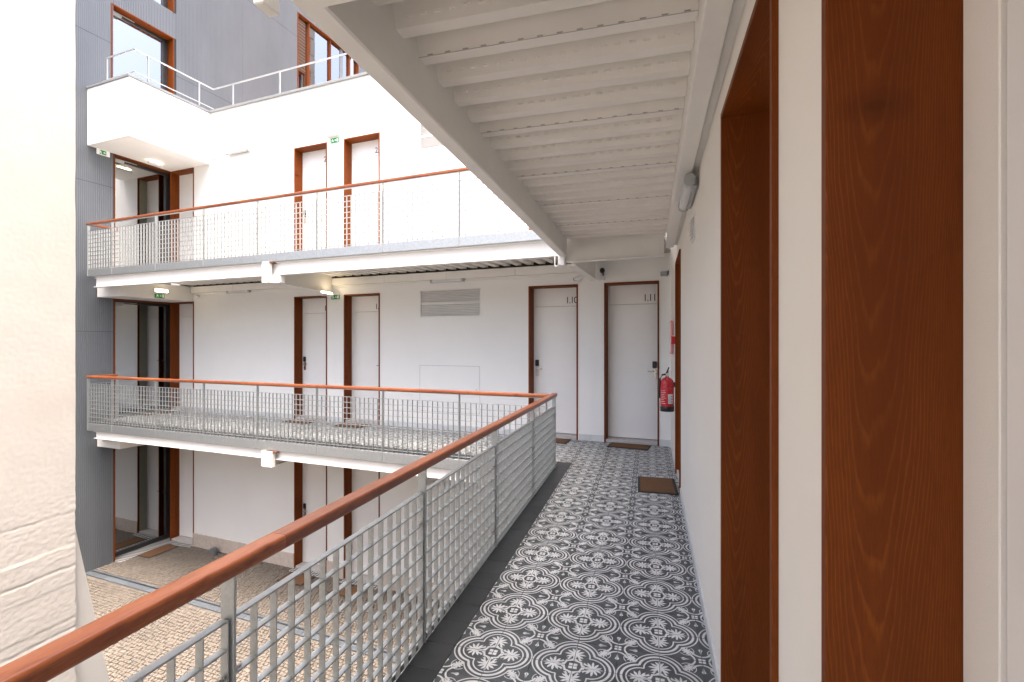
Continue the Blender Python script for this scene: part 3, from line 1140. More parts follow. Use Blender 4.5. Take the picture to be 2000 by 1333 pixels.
# tiled floor of the far walkway (seen from far, through the rail)
gf = tag(MB().box(-10.78, -1.30, -1.785, .02, -.15, -.009).build('walkway_floor', 'grout', None, loc=FW(0, 0, 0), rot=ROTF), kind='structure')
tb = tile_mb(4)
tv = np.array(tb.v)
V, F, MI = [], [], []
o = 0
for i in range(46):
    for j in range(9):
        ang = R({(0, 0): 0, (1, 0): 90, (1, 1): 180, (0, 1): 270}[(i % 2, j % 2)])
        c_, s_ = math.cos(ang), math.sin(ang)
        q = np.stack([tv[:, 0] * c_ - tv[:, 1] * s_ - 10.70 + .2 * i, tv[:, 0] * s_ + tv[:, 1] * c_ - 1.49 + .2 * j, tv[:, 2] - .0015], 1)
        V.append(q)
        F += [tuple(k + o for k in f) for f in tb.f]
        MI += tb.m
        o += len(tv)
me = bpy.data.meshes.new('floor_tiles')
me.from_pydata(np.concatenate(V).tolist(), [], F)
me.materials.append(MATS['tile_dark'])
me.materials.append(MATS['tile_light'])
me.polygons.foreach_set('material_index', MI)
me.update()
tag(link('floor_tiles', me, gf), 'black and white patterned cement tiles of the far walkway', kind='stuff')
for i in range(46):
    piece('border_tile', gf, -10.75 + .2 * i + .001, -10.75 + .2 * i + .199, -1.783, -1.592, -.010, -.0012, 'border_tile', .0015)

# ------------------------------------------------------------------ steel walkways
def deck_profile(length, p=.205):
    n = int(length / p) + 1
    pr_ = []
    for i in range(n):
        o_ = i * p
        pr_ += [(o_, 0), (o_ + .062, 0), (o_ + .072, .125), (o_ + .158, .125)]
    pr_.append((n * p, 0))
    return pr_, n


# ---- upper walkway over the corridor (its underside is the ceiling)
uw = thing('upper_walkway', 'white steel walkway overhead, ribbed decking carried by a deep edge beam', 'walkway', (0, 0, 2.807), ROTR)
Y0D = 1.794 - .205 * 14
pr_, nr = deck_profile(6.02 - Y0D)
XL, XR = -.992, .175
vs = [(XL, Y0D + y, z) for (y, z) in pr_] + [(XR, Y0D + y, z) for (y, z) in pr_]
m_ = len(pr_)
MB().add(vs, [(i + 1, i, m_ + i, m_ + i + 1) for i in range(m_ - 1)]).build('decking', 'deck_white', uw, fix=False)
dm = MB()
lp = MB()
for k in range(nr):
    yb = Y0D + k * .205
    if yb < .9:
        continue
    ya, yz = yb + .158, yb + .205            # web that comes down towards the next rib
    lap = (k % 4 == 2)
    for row, t in enumerate((.28, .72)):
        if lap and row == 1:
            continue
        yy, zz = ya + (yz - ya) * t, .125 * (1 - t)
        nx = 19
        for q in range(nx):
            xx = XL + .04 + (q + .5 * (row % 2)) * .0605
            if xx > XR - .03:
                continue
            l, wv, hgt = .015, .0065, .0045
            ty, tz = (yz - ya), -.125
            ln = math.hypot(ty, tz)
            ty, tz = ty / ln, tz / ln
            ny, nz = -abs(tz), -abs(ty)     # outwards: down and towards the viewer
            P = []
            for (u_, v_, w_) in ((-l, -wv, -.001), (l, -wv, -.001), (l, wv, -.001), (-l, wv, -.001), (-l * .65, -wv * .4, hgt), (l * .65, -wv * .4, hgt), (l * .65, wv * .4, hgt), (-l * .65, wv * .4, hgt)):
                P.append((xx + u_, yy + ty * v_ + ny * w_, zz + tz * v_ + nz * w_))
            dm.add(P, [(4, 5, 6, 7), (0, 1, 5, 4), (1, 2, 6, 5), (2, 3, 7, 6), (3, 0, 4, 7)])
    if lap:
        for q in range(14):
            xx = XL + .05 + q * .082
            lp.box(xx, xx + .024, yz - .006, yz - .0005, .0003, .0062)
        lp.box(XL, XR, yz - .001, yz + .0008, -.0004, .002)
tag(dm.build('embossing', 'deck_white', uw, fix=False), kind='stuff')
tag(lp.build('lap_joints', 'lap_grey', uw), kind='stuff')
MB().box(XL - .06, .29, -1.1, 6.0, .1265, .19).build('slab', 'concrete', uw)
MB().cbox(-1.076, -.986, -1.1, 6.035, -.203, .1255, .007).build('edge_beam', 'steel_white', uw)
piece('fascia', uw, -1.125, -1.112, -1.1, 6.05, .06, .19, 'galvanised')
piece('ledger_web', uw, .176, .186, -1.1, 5.93, -.168, .1255, 'steel_white')
piece('ledger_flange', uw, .169, .255, -1.1, 5.93, -.178, -.1685, 'steel_white', .003)
piece('ledger_packing', uw, .2565, .302, -1.1, 5.93, -.15, .06, 'steel_white', .003)
for yb in (1.283, -.6):
    piece('bracket_end', uw, -1.175, -1.135, yb - .035, yb + .035, -.222, .05, 'steel_white', .004)
    piece('bracket_arm', uw, -1.1345, -1.0765, yb - .03, yb + .03, -.14, .04, 'steel_white', .004)
    piece('cross_beam', uw, -.985, .168, yb - .04, yb + .04, -.222, -.002, 'steel_white', .004)

# ---- far walkways
def far_walkway(name, label, zf, fas, beam_bot, brackets, soffit, ledger, blocks):
    w_ = thing(name, label, 'walkway', FW(0, 0, zf), ROTF)
    L_ = -10.73
    piece('fascia', w_, L_, -1.20, -1.815, -1.803, fas[0], fas[1], 'galvanised', .002)
    piece('fascia_ledge', w_, L_, -1.20, -1.8028, -1.745, fas[0] - .008, fas[0], 'galvanised', .001)
    bt = fas[0] - .009
    piece('beam_web', w_, L_ + .14, -1.2, -1.745, -1.733, beam_bot + .011, bt - .011, 'steel_white', .001)
    piece('beam_flange', w_, L_ + .14, -1.2, -1.79, -1.69, beam_bot, beam_bot + .0105, 'steel_white', .002)
    piece('beam_flange', w_, L_ + .14, -1.2, -1.79, -1.69, bt - .0105, bt, 'steel_white', .002)
    if soffit is not None:
        n = int(10.2 / .205)
        mb = MB()
        prof = []
        for i in range(n):
            o_ = -10.25 + i * .205
            prof += [(o_, 0), (o_ + .10, 0), (o_ + .115, .055), (o_ + .165, .055)]
        prof.append((-10.25 + n * .205, 0))
        vs = [(a, -1.70, soffit + z) for (a, z) in prof] + [(a, -.008, soffit + z) for (a, z) in prof]
        m2 = len(prof)
        mb.add(vs, [(i, i + 1, m2 + i + 1, m2 + i) for i in range(m2 - 1)])
        mb.build('decking', 'deck_white', w_, fix=False)
        MB().box(L_ + .02, .0, -1.70, -.006, soffit + .057, fas[1] - .02).build('slab', 'concrete', w_)
    if ledger:
        x0 = -10.26
        n = 7
        for i in range(n):
            xa, xb = x0 + (9.11) * i / n, x0 + 9.11 * (i + 1) / n
            piece('ledger', w_, xa + .002, xb - .002, -.085, -.004, ledger[0], ledger[1], 'steel_white', .003)
        piece('rib_gap_shade', w_, x0, -1.15, -.02, -.0095, ledger[1], soffit + .05, 'dark_gap', .001)  # dark strip standing in for the shade inside the open rib ends
        piece('ledger_trim', w_, x0, -1.15, -.028, -.004, ledger[0] - .045, ledger[0] - .001, 'steel_white', .003)
    for (a0, a1, zb, zt) in brackets:
        # tapering-in-plan I section from the edge beam to the wall
        p0, p1 = Vector((-a0, -1.69, 0)), Vector((-a1, -.086, 0))
        dx = (p1 - p0).normalized()
        sx = Vector((dx.y, -dx.x, 0))
        for nm, hw, q0, q1 in (('bracket_web', .006, zb + .0105, zt), ('bracket_flange', .05, zb, zb + .01)):
            vs = []
            for z in (q0, q1):
                for (p, s_) in ((p0, 1), (p1, 1), (p1, -1), (p0, -1)):
                    v_ = p + sx * hw * s_
                    vs.append((v_.x, v_.y, z))
            MB().add(vs, [(3, 2, 1, 0), (4, 5, 6, 7), (0, 1, 5, 4), (1, 2, 6, 5), (2, 3, 7, 6), (3, 0, 4, 7)]).build(nm, 'steel_white', w_)
    for (a0, a1, zb, zt, b0, b1) in blocks:
        if zt > zb + .2:
            piece('rust_patch', w_, -a1 + .05, -a0 + .07, b0 + .02, b1 + .03, zt - .022, zt + .004, 'rust', .003)
        piece('beam_end_plate', w_, -a1, -a0, b0, b1, zb, zt, 'steel_white', .004)
    return w_


G2 = 2.96
fw2 = far_walkway('far_upper_walkway', 'white steel second-floor walkway along the far wing with galvanised edge strip', G2, (-.12, .012), -.335, [(6.0, 6.28, -.45, -.125), (1.06, 1.12, -.45, -.125)], -.13, (-.30, -.165),
                  [(5.95, 6.09, -.46, -.13, -1.87, -1.79), (5.78, 5.945, -.46, -.345, -1.80, -1.69)])
piece('bulkhead', fw2, -11.02, -10.29, -1.5, -.003, 2.472 - G2, -.16, 'steel_white', .004)
piece('soffit_strip', fw2, -10.73, -10.295, -1.70, -1.505, -.15, -.14, 'steel_white')
# the end beam that closes the corridor ceiling
piece('end_beam_web', fw2, -1.115, .05, -1.765, -1.753, 2.553 - G2, 2.83 - G2, 'steel_white', .001)
piece('end_beam_flange', fw2, -1.115, .05, -1.81, -1.70, 2.541 - G2, 2.5525 - G2, 'steel_white', .003)
piece('end_plate', fw2, -1.20, -1.118, -1.83, -1.74, 2.50 - G2, 2.83 - G2, 'steel_white', .004)
mb = MB().tube([(-1.235, -1.845, 2.62 - G2), (-1.235, -1.845, 2.50 - G2), (-1.225, -1.845, 2.488 - G2), (-1.20, -1.845, 2.488 - G2), (-1.192, -1.845, 2.50 - G2), (-1.192, -1.845, 2.53 - G2)], .008, 8)
mb.build('hook', 'white_plastic', fw2, smooth=True)
fw1 = far_walkway('far_lower_walkway', 'white steel first-floor walkway of the far wing above the courtyard', 0.0, (-.165, -.02), -.315, [(6.0, 6.28, -.43, -.18)], -.21, (-.36, -.215), [(5.88, 6.10, -.425, -.175, -1.87, -1.79)])
piece('bulkhead', fw1, -11.02, -10.29, -1.5, -.003, -.56, -.23, 'steel_white', .004)
piece('bolt_boss', fw1, -10.62, -10.53, -1.64, -1.502, -.42, -.33, 'steel_white', .02)
# near walkway below our feet
nw = thing('near_walkway', 'steel edge strip and beam under the near corridor rail', 'walkway', (0, 0, 0), 0)
piece('fascia', nw, -1.165, -1.153, -3.5, 6.1, -.165, -.02, 'galvanised')
piece('edge_beam', nw, -1.12, -1.03, -3.5, 6.02, -.35, -.1505, 'steel_white', .006)

# ------------------------------------------------------------------ guard rails
def rounded(w, h, r, n=4):
    P = []
    for (cx, cy, a0) in ((w / 2 - r, h / 2 - r, 0), (-w / 2 + r, h / 2 - r, 90), (-w / 2 + r, -h / 2 + r, 180), (w / 2 - r, -h / 2 + r, 270)):
        for i in range(n + 1):
            an = R(a0 + 90 * i / n)
            P.append((cx + r * math.cos(an), cy + r * math.sin(an)))
    return P


def rail_len(root, x0, x1, zc, mat='rail_wood_x', w=.068, h=.046):
    prof = rounded(w, h, .012)
    L_ = x1 - x0
    mb = MB().prism(prof, -L_ / 2, L_ / 2, axis='x')
    return mb.build('handrail', mat, root, smooth=True, loc=((x0 + x1) / 2, 0, zc))


PIT = .081


def panel_bars(root, xa, xb, top, rows=11, bolts=False):
    pn = sub('grating_panel', root, (xa, 0, top))
    w = xb - xa
    n = max(2, int(round(w / PIT)) + 1)
    step = w / (n - 1)
    hgt = PIT * (rows - 1)
    for i in range(n):
        th = .004 if 0 < i < n - 1 else .005
        x = i * step
        piece('upright_bar', pn, x - th / 2, x + th / 2, -.0125, .0125, -hgt, 0, 'galvanised', .0006)
    for j in range(rows):
        z = -j * PIT
        e = .0015 if j in (0, rows - 1) else 0
        piece('cross_bar', pn, .003, w - .003, -.0118 - e, .0118 + e, z - .003, z + .003, 'galvanised', .0005)
    if bolts:
        if 'bolt' not in CACHE:
            b = MB()
            b.v = []
            b.tube([(-.016, 0, 0), (.03, 0, 0)], .004, 8)
            b.tube([(.004, 0, 0), (.012, 0, 0)], .009, 6)
            CACHE['bolt'] = b.mesh('bolt', 'chrome', smooth=False)
        for z in (-.155, -.64):
            for x, s_ in ((0.004, 1), (w - .004, -1)):
                o_ = link('bolt', CACHE['bolt'], pn, (x, 0.002, z))
                o_.rotation_euler = (0, 0, 0 if s_ > 0 else R(180))
    return pn


def post(root, x, top, bot, w=.046):
    return piece('post', root, x - .005, x + .005, -w / 2, w / 2, bot, top, 'galvanised', .001)


# near rail: local x runs along +Y, local y towards -X
nr_ = thing('near_guardrail', 'near galvanised grating guardrail with varnished wooden handrail running beside the corridor', 'guardrail', (-1.128, 0, 0), 0)
nr_.rotation_euler = (0, .0052, R(90))
PY = [-1.34, -.11, 1.117, 2.345, 3.587, 4.842, 6.06]
for y in PY:
    post(nr_, y, .905, -.16)
for a, b in zip(PY[:-1], PY[1:]):
    panel_bars(nr_, a + .012, b - .012, .785, bolts=True)
rail_len(nr_, -1.5, 1.305, .928)
rail_len(nr_, 1.3062, 3.872, .928)
rail_len(nr_, 3.8732, 6.105, .928)


def far_rail(name, label, zf, top, ptop, bot):
    r_ = thing(name, label, 'guardrail', FW(10.73, -1.80, zf), ROTF, None)
    PX = [0.0] + [10.73 - a for a in (9.983, 8.736, 7.504, 6.257, 5.029, 3.817, 2.585, 1.36)]
    for x in PX:
        post(r_, x, top - .046, bot)
    for a, b in zip(PX[:-1], PX[1:]):
        panel_bars(r_, a + .012, b - .012, ptop)
    for xa, xb in ((-.02, 2.61), (2.6112, 5.07), (5.0712, 7.53), (7.5312, 9.45)):
        rail_len(r_, xa, xb, top - .023, w=.06)
    piece('rail_flat', r_, 0, 9.37, -.02, .02, top - .0535, top - .0465, 'galvanised')
    # short return at the end
    rp = rounded(.06, .046, .012)
    MB().prism([(p[0], p[1]) for p in rp], .031, .50, axis='y').build('handrail_return', 'rail_wood_y', r_, smooth=True, loc=(0.0, 0, top - .023))
    post(r_, .0, top - .046, bot).location.y = .5
    rt = sub('return_panel', r_, (0, .02, ptop))
    for i in range(6):
        piece('upright_bar', rt, -.0125, .0125, .02 + i * .088 - .002, .02 + i * .088 + .002, -PIT * 10, 0, 'galvanised', .0006)
    for j in range(11):
        piece('cross_bar', rt, -.0118, .0118, .02, .46, -j * PIT - .002, -j * PIT + .002, 'galvanised', .0005)
    return r_


far_rail('far_guardrail', 'lower galvanised grating guardrail with wooden handrail on the far first-floor walkway', 0.0, .905, .745, -.16)
far_rail('far_guardrail', 'upper galvanised grating guardrail with wooden handrail on the far second-floor walkway', G2, .925, .765, -.115)

# ------------------------------------------------------------------ rough old wall at the left edge
rwl = thing('rough_wall', 'pale rough-rendered old wall with a smooth sloping buttress at the left', 'wall', (-1.90, 1.244, 0), 0)


def rough_face():
    ny, nz = 150, 760
    y0, y1, z0, z1 = -.62, 0.0, -.1, 3.3
    V = []
    for j in range(nz + 1):
        z = z0 + (z1 - z0) * j / nz
        low = min(1, max(0, (1.12 - z) / .18))
        edge = .0022 * noise.noise((0, 0, z * 7)) + .007 * low * noise.noise((3, 0, z * 34))
        for i in range(ny + 1):
            y = y0 + (y1 - y0) * i / ny
            d = .0005 * noise.noise((y * 9, 0, z * 9)) + .0003 * noise.noise((y * 90, 1, z * 90))
            if low > 0:
                zz = z + .012 * noise.noise((y * 4, 2, z * 4))
                # boards pressed into the render: faint steps, a raised seam, a crack and torn ridges
                b = zz / .121
                d += low * .0016 * noise.noise((math.floor(b) * 3.1, 5, 0))
                wz = z + .004 * noise.noise((y * 9, 21, 0)) + .0016 * noise.noise((y * 70, 22, 0))
                d += .0018 * math.exp(-((wz - .85) / .0028) ** 2)
                d -= .0022 * math.exp(-((wz - .783) / .0026) ** 2)
                d -= .0013 * math.exp(-((wz - .966) / .002) ** 2)
                d -= .0018 * math.exp(-((wz - .57) / .003) ** 2)
                rid = noise.noise((y * 9, 9, zz * 140)) + .5 * noise.noise((y * 30, 19, zz * 220))
                amp = max(0, noise.noise((y * 4, 11, zz * 9)) + .15)
                near_edge = max(0, 1 + y / .16)
                d += low * (amp * .0006 + .0028 * near_edge * (amp + .25)) * max(0, rid - .15)
                d += low * .0006 * noise.noise((y * 60, 12, zz * 120))
            V.append((d, y + edge * max(0, 1 + y / .06), z))
    F = []
    w = ny + 1
    for j in range(nz):
        for i in range(ny):
            F.append((j * w + i, j * w + i + 1, (j + 1) * w + i + 1, (j + 1) * w + i))
    me = bpy.data.meshes.new('render_face')
    me.from_pydata(V, [], F)
    me.materials.append(MATS['rough_render'])
    me.polygons.foreach_set('use_smooth', [True] * len(F))
    me.update()
    link('render_face', me, rwl)


rough_face()
MB().box(-.6, -.008, -2.6, -.012, Z0 - .2, 3.32).build('core', 'rough_render', rwl)
MB().box(-.0075, -.001, -2.6, -.6195, -.1, 3.3).build('render_face', 'rough_render', rwl)
bt = MB().prism([(-.05, Z0 - .1), (.765, Z0 - .1), (0.0, .945), (-.05, .945)], -.55, -.012, axis='x')
bt.build('buttress', 'balcony_white', rwl)

# unseen house added to keep light off the courtyard ground (outside the picture)
nb = thing('shading_house', 'unseen pale rendered house added to shade the near side of the courtyard', 'building', (-2.52, .9, Z0), 0)
nops = [(-6.6, -5.5, .9, 2.6), (-3.6, -2.5, .9, 2.6)]
nm_ = wall_mesh([-8.45, 0.0], [-.2, 4.2], nops, .4, MB())
nm_.v = [(x, -y, z) for (x, y, z) in nm_.v]
nm_.build('wall', 'wall_cream', nb)
piece('roof', nb, -8.5, .0, -5, -.0, 4.201, 4.35, 'concrete', .02)
for o in nops:
    w_ = sub('window', nb, (o[0], 0, o[2]))
    piece('frame', w_, .001, .07, -.2, -.12, .001, 1.699, 'white_plastic')
    piece('frame', w_, 1.03, 1.099, -.2, -.12, .001, 1.699, 'white_plastic')
    piece('pane', w_, .071, 1.029, -.165, -.155, .001, 1.699, 'glass', .001)
    piece('sill', w_, -.06, 1.16, -.1, .05, -.08, 0, 'concrete', .01)
    piece('blind', w_, .0, 1.1, -.38, -.36, 0, 1.7, 'room_wall')

# ------------------------------------------------------------------ doormats
def mat_(label, loc, rot, w=.60, d=.36):
    o = thing('doormat', label, 'doormat', loc, rot + R(random.uniform(-2.5, 2.5)), 'coir doormats in front of the doors')
    MB().cbox(-w / 2, w / 2, -d / 2, d / 2, 0.0012, .010, .003).build('rubber_edge', 'rubber', o)
    mb = MB()
    nx, ny = int(w / .012), int(d / .012)
    iw, idp = w - .05, d - .05
    vs = []
    for j in range(ny + 1):
        for i in range(nx + 1):
            e = i in (0, nx) or j in (0, ny)
            vs.append((-iw / 2 + iw * i / nx, -idp / 2 + idp * j / ny, .0095 if e else .0165 + random.uniform(-.002, .002)))
    fs = [(j * (nx + 1) + i, j * (nx + 1) + i + 1, (j + 1) * (nx + 1) + i + 1, (j + 1) * (nx + 1) + i) for j in range(ny) for i in range(nx)]
    mb.add(vs, fs)
    mb.build('coir_pile', 'coir', o, fix=False)
    return o


mat_('brown coir doormat in front of door 1.11', FW(.575, -.215, 0), ROTF, .60, .34)
mat_('brown coir doormat half hidden by the near rail end, at door 1.10', FW(1.80, -.215, 0), ROTF, .60, .34)
mat_('brown coir doormat beside the corridor wall, nearest the camera', (.092, 5.585, 0), R(90), .60, .40)
mat_('first-floor doormat at the door left of the lower wall vent', FW(5.65, -.24, 0), ROTF, .60, .36)
mat_('first-floor doormat at the door just left of the exit sign', FW(6.90, -.24, 0), ROTF, .60, .36)
mat_('first-floor doormat before the glazed door at the far left', FW(10.72, -.50, 0), R(90) + ROTF, .66, .36)
mat_('ground-floor doormat before the glazed door in the courtyard', FW(10.70, -.50, Z0 + .001), R(90) + ROTF, .66, .38)
mat_('ground-floor doormat at the courtyard door with black lock, left one', FW(6.90, -.36, Z0 + .001), ROTF, .60, .40)
mat_('ground-floor doormat at the courtyard door, right one seen through the grating', FW(5.65, -.36, Z0 + .001), ROTF, .60, .40)

# ------------------------------------------------------------------ batten lights
def batten(label, loc, rot, L_=.66, grp='unlit batten lights', tilt=0.0):
    o = thing('batten_light', label, 'light', loc, rot, grp)
    o.rotation_euler.rotate_axis('X', tilt)
    prof = rounded(.06, .066, .026, 5)
    MB().prism([(y, z) for (y, z) in prof], -L_ / 2 + .045, L_ / 2 - .045, axis='x').build('diffuser', 'diffuser', o, smooth=True)
    for s_ in (-1, 1):
        pr2 = rounded(.068, .074, .028, 5)
        MB().prism([(y, z) for (y, z) in pr2], s_ * (L_ / 2 - .044), s_ * (L_ / 2), axis='x').build('end_cap', 'grey_plastic', o, smooth=True)
    MB().cbox(-L_ / 2 + .05, L_ / 2 - .05, .025, .052, -.03, .03, .004).build('body', 'grey_plastic', o)
    MB().tube([(L_ / 2, .02, 0), (L_ / 2 + .05, .03, -.012), (L_ / 2 + .10, .04, .0), (L_ / 2 + .14, .045, .02)], .005, 6).build('cable', 'grey_plastic', o, smooth=True)
    return o


batten('grey batten light above the lower wall vent, first floor', FW(3.75, -.052, 2.645), ROTF)
batten('grey batten light on the first-floor wall right of the glazed door', FW(8.81, -.052, 2.645), ROTF)
batten('pale batten light on the second-floor wall below the balcony corner', FW(8.85, -.052, 5.64), ROTF)
batten('near batten light high on the corridor wall above the zigzag vent', (.252, 3.62, 2.572), R(90) + ROTR, .66).scale = (1, -1, 1)

# ------------------------------------------------------------------ emergency lights and exit signs
def emergency(label, loc, rot, lit=True, face='wall'):
    o = thing('emergency_light', label, 'light', loc, rot)
    MB().cbox(-.15, .15, 0, .05, -.045, .045, .008).build('housing', 'white_plastic', o)
    if lit:
        MB().cbox(-.125, .125, -.012, .0, -.028, .028, .005).build('lens', 'lamp_lit', o)
    else:
        MB().cbox(-.13, .13, -.012, .0, -.035, .035, .005).build('lens', 'white_plastic', o)
    return o


def exit_sign(label, loc, rot, w=.20, h=.10, lit=False, flip=False):
    o = thing('exit_sign', label, 'sign', loc, rot, 'green exit signs')
    MB().cbox(-w / 2, w / 2, 0, .012, -h / 2, h / 2, .002).build('plate', 'sign_white' if lit else 'sign_green', o)
    k = -1 if flip else 1
    m = MB()

    def poly(P, mi=0, e=0.0):
        P = [(k * x * w, -.0012 - e, z * h) for (x, z) in P]
        m.add(P, [tuple(range(len(P))) if k > 0 else tuple(range(len(P)))[::-1]], mi)
    if lit:
        poly([(-.30, -.36), (.22, -.36), (.22, .36), (-.30, .36)], 1)
    # doorway, arrow, runner
    poly([(.26, -.36), (.42, -.36), (.42, .36), (.26, .36)], 0, .0006)
    poly([(.00, -.08), (.08, -.08), (.08, -.20), (.20, 0), (.08, .20), (.08, .08), (.00, .08)], 0, .0006)
    poly([(-.26 + .045 * math.cos(i * .785), .27 + .09 * math.sin(i * .785)) for i in range(8)], 0, .0006)
    poly([(-.30, .14), (-.20, .17), (-.17, -.06), (-.10, -.34), (-.15, -.36), (-.22, -.10), (-.34, -.36), (-.40, -.30), (-.28, -.04)], 0, .0006)
    poly([(-.20, .16), (-.12, .02), (-.14, -.04), (-.23, .08)], 0, .0006)
    poly([(-.30, .14), (-.40, .04), (-.38, -.02), (-.27, .06)], 0, .0006)
    m.build('pictogram', ['sign_white', 'sign_green'], o, fix=False)
    return o


PX_A = FW(1, 0, 0) - FW(0, 0, 0)
emergency('lit emergency light on the bulkhead over the first-floor glazed door', FW(10.255, -.72, 2.65), R(90) + ROTF).rotation_euler = (0, 0, R(90) + ROTF)
exit_sign('green exit sign under the lit lamp above the first-floor glazed door', FW(10.275, -.745, 2.538), R(90) + ROTF, .20, .085)
o = emergency('lit emergency light under the bracket between the two first-floor doors', FW(6.17, -.33, 2.485), ROTF)
o.rotation_euler = (R(-60), 0, R(90) + ROTF)
exit_sign('green exit sign on the wall between the two first-floor doors', FW(6.255, -.013, 2.437), ROTF, .20, .085)
o = emergency('lit emergency light on the soffit of the white balcony', FW(10.72, -.56, 5.475), ROTF)
o.rotation_euler = (R(-90), 0, R(90) + ROTF)
exit_sign('illuminated white exit sign on the ribbed metal wall beside the upper glazed door', FW(11.015, -1.39, 5.445), R(90) + ROTF, .24, .115, lit=True)
emergency('unlit white emergency light between the two second-floor doors', FW(6.31, -.05, 5.63), ROTF, lit=False)
exit_sign('green exit sign between the two second-floor doors', FW(6.27, -.013, 5.505), ROTF, .20, .09)

# ------------------------------------------------------------------ fire extinguisher, call point, sign
ex = thing('fire_extinguisher', 'red fire extinguisher with black base hanging at the corridor corner', 'extinguisher', (.226, 6.42, .70), 0)
MB().lathe([(.0, .045), (.080, .045), (.0805, .06), (.0805, .345), (.074, .378), (.055, .402), (.028, .416), (.020, .430), (.0, .432)], 32).build('cylinder', 'red_paint', ex, smooth=True)
MB().lathe([(.0, .0), (.079, .0), (.083, .006), (.083, .062), (.0812, .066), (.0, .066)], 32).build('base', 'black_plastic', ex, smooth=True)
v = MB().lathe([(.0, .43), (.016, .43), (.016, .455), (.021, .457), (.021, .470), (.0, .471)], 16)
v.build('valve', 'chrome', ex, smooth=True)
hv = MB().tube([(-.008, -.01, .470), (.004, -.03, .498), (.018, -.055, .545)], [.009, .010, .007], 8)
hv.tube([(0, -.008, .472), (.01, -.05, .488)], .007, 8)
hv.build('lever', 'black_plastic', ex, smooth=True)
MB().tube([(.018, -.02, .465), (.045, -.035, .47), (.052, -.04, .485), (.042, -.042, .498), (.022, -.035, .492)], .0035, 6).build('pin_ring', 'chrome', ex, smooth=True)
hs = MB().tube([(-.018, -.004, .455), (-.055, -.01, .45), (-.084, -.012, .40), (-.092, -.012, .30), (-.092, -.012, .16)], .011, 8)
hs.build('hose', 'black_plastic', ex, smooth=True)


def on_cyl(r, a0, a1, z0, z1, n=8):
    vs = []
    for i in range(n + 1):
        an = R(a0 + (a1 - a0) * i / n)
        vs += [(r * math.cos(an), r * math.sin(an), z0), (r * math.cos(an), r * math.sin(an), z1)]
    return vs, [(2 * i, 2 * i + 2, 2 * i + 3, 2 * i + 1) for i in range(n)]


lb = MB()
lb.add(*on_cyl(.0812, -84, -38, .10, .215))
for i in range(3):
    lb.add(*on_cyl(.0816, -54, -44, .113 + i * .033, .132 + i * .033, 3), 1)
for i in range(7):
    lb.add(*on_cyl(.0816, -80, -60, .112 + i * .0135, .115 + i * .0135, 3), 1)
for i in range(8):
    lb.add(*on_cyl(.0813, -150, -105 - 6 * (i % 3), .10 + i * .022, .104 + i * .022, 6), 0)
lb.build('label_print', ['sign_white', 'lettering'], ex, fix=False)
piece('wall_bracket', ex, .06, .092, -.02, .02, .30, .36, 'black_plastic', .003)
cp = thing('call_point', 'small red fire alarm call point on the wall past the third wooden door', 'alarm', (.30, 6.34, 1.58), 0)
MB().cbox(-.032, .014, -.05, .05, -.05, .05, .006).build('box', 'red_paint', cp)
MB().cbox(-.036, -.032, -.03, .03, -.03, .03, .001).build('press_plate', 'sign_white', cp)
sg = thing('fire_notice', 'red-edged fire notice panel on the corridor wall behind the extinguisher', 'sign', (.31, 7.06, 1.62), 0)
MB().cbox(-.022, .004, -.2, .2, -.225, .225, .004).build('frame', 'sign_pink', sg)
MB().cbox(-.0245, -.022, -.18, .18, -.205, .205, .001).build('sheet', 'sign_white', sg)

# ------------------------------------------------------------------ cameras, sensor, vent, floodlight
def cctv(label, loc, rot, yaw):
    o = thing('security_camera', label, 'camera', loc, rot)
    MB().lathe([(0, 0), (.035, 0), (.035, .012), (.0, .012)], 18).build('mount', 'white_plastic', o, smooth=True).rotation_euler = (R(90), 0, 0)
    MB().tube([(0, 0, 0), (0, -.06, .0), (.0, -.07, .02)], .010, 8).build('arm', 'white_plastic', o, smooth=True)
    h = MB().tube([(-.07, 0, 0), (.07, 0, 0)], .030, 16)
    hb = h.build('housing', 'white_plastic', o, smooth=True, loc=(0, -.085, .035))
    hb.rotation_euler = (0, R(18), yaw)
    MB().tube([(.0701, 0, 0), (.075, 0, 0)], .023, 14).build('lens', 'black_plastic', hb)
    return o


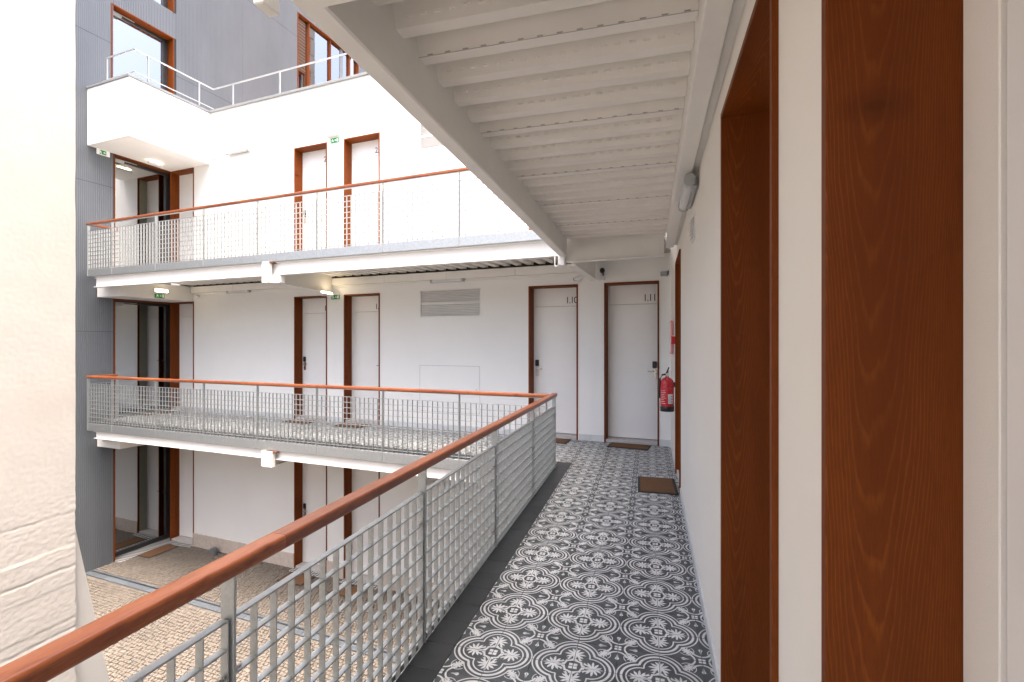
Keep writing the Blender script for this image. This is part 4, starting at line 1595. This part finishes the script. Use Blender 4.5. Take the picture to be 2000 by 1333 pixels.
cctv('white security camera above the gap right of door 1.10, aimed left', FW(1.385, -.004, 2.53), ROTF, R(200))
dome = thing('dome_camera', 'dark dome camera on a white bracket above the left corner of door 1.11', 'camera', FW(1.0, -.004, 2.62), ROTF)
MB().cbox(-.025, .025, -.05, 0, -.10, .0, .008).build('bracket', 'white_plastic', dome)
MB().lathe([(.0, -.045), (.022, -.04), (.036, -.02), (.040, 0), (.036, .02), (.022, .038), (0, .044)], 18).build('dome', 'black_plastic', dome, smooth=True, loc=(-.005, -.075, .045))
MB().lathe([(.012, -.04), (.012, -.075), (.0, -.076)], 10).build('stem', 'black_plastic', dome, smooth=True, loc=(.004, -.055, .045))
jb = thing('junction_box', 'small grey junction box right of door 1.11 under the beam', 'box', FW(.085, -.03, 2.575), ROTF)
MB().cbox(-.055, .045, -.05, .028, -.035, .03, .008).build('box', 'grey_plastic', jb)
MB().cbox(.046, .056, -.03, .02, -.02, .045, .003).build('gland', 'black_plastic', jb)
sn = thing('motion_sensor', 'tiny white sensor on the second-floor wall under the balcony corner', 'sensor', FW(9.60, -.03, 5.62), ROTF)
MB().cbox(-.06, .06, -.06, .028, -.03, .03, .014).build('case', 'white_plastic', sn)
sn = thing('motion_sensor', 'tiny white sensor on the first-floor wall beside the bulkhead', 'sensor', FW(10.12, -.03, 2.58), ROTF)
MB().cbox(-.05, .05, -.05, .028, -.025, .025, .012).build('case', 'white_plastic', sn)
zv = thing('wall_vent', 'small white vent with zigzag louvres high on the corridor wall', 'vent', RW(.004, 3.72, 2.36), ROTR)
piece('back', zv, -.004, .002, -.11, .11, -.09, .09, 'white_plastic', .001)
for i in range(5):
    MB().prism([(-.004, -.004), (-.022, -.018), (-.022, -.014), (-.004, .012)], -.1, .1, axis='y').build('louvre', 'white_plastic', zv, loc=(0, 0, -.062 + i * .031))
fl = thing('ground_spotlight', 'small grey metal spotlight on the courtyard cobbles against the wall', 'light', FW(9.42, -.14, Z0), ROTF)
mb = MB().lathe([(.0, 0.0), (.055, 0), (.075, .13), (.068, .13), (.05, .02), (.0, .02)], 18)
o = mb.build('cup', 'alu_grey', fl, smooth=True)
o.rotation_euler = (R(10), R(-8), 0)
MB().box(-.03, .03, -.03, .03, -.004, .02).build('foot', 'alu_dark', fl)
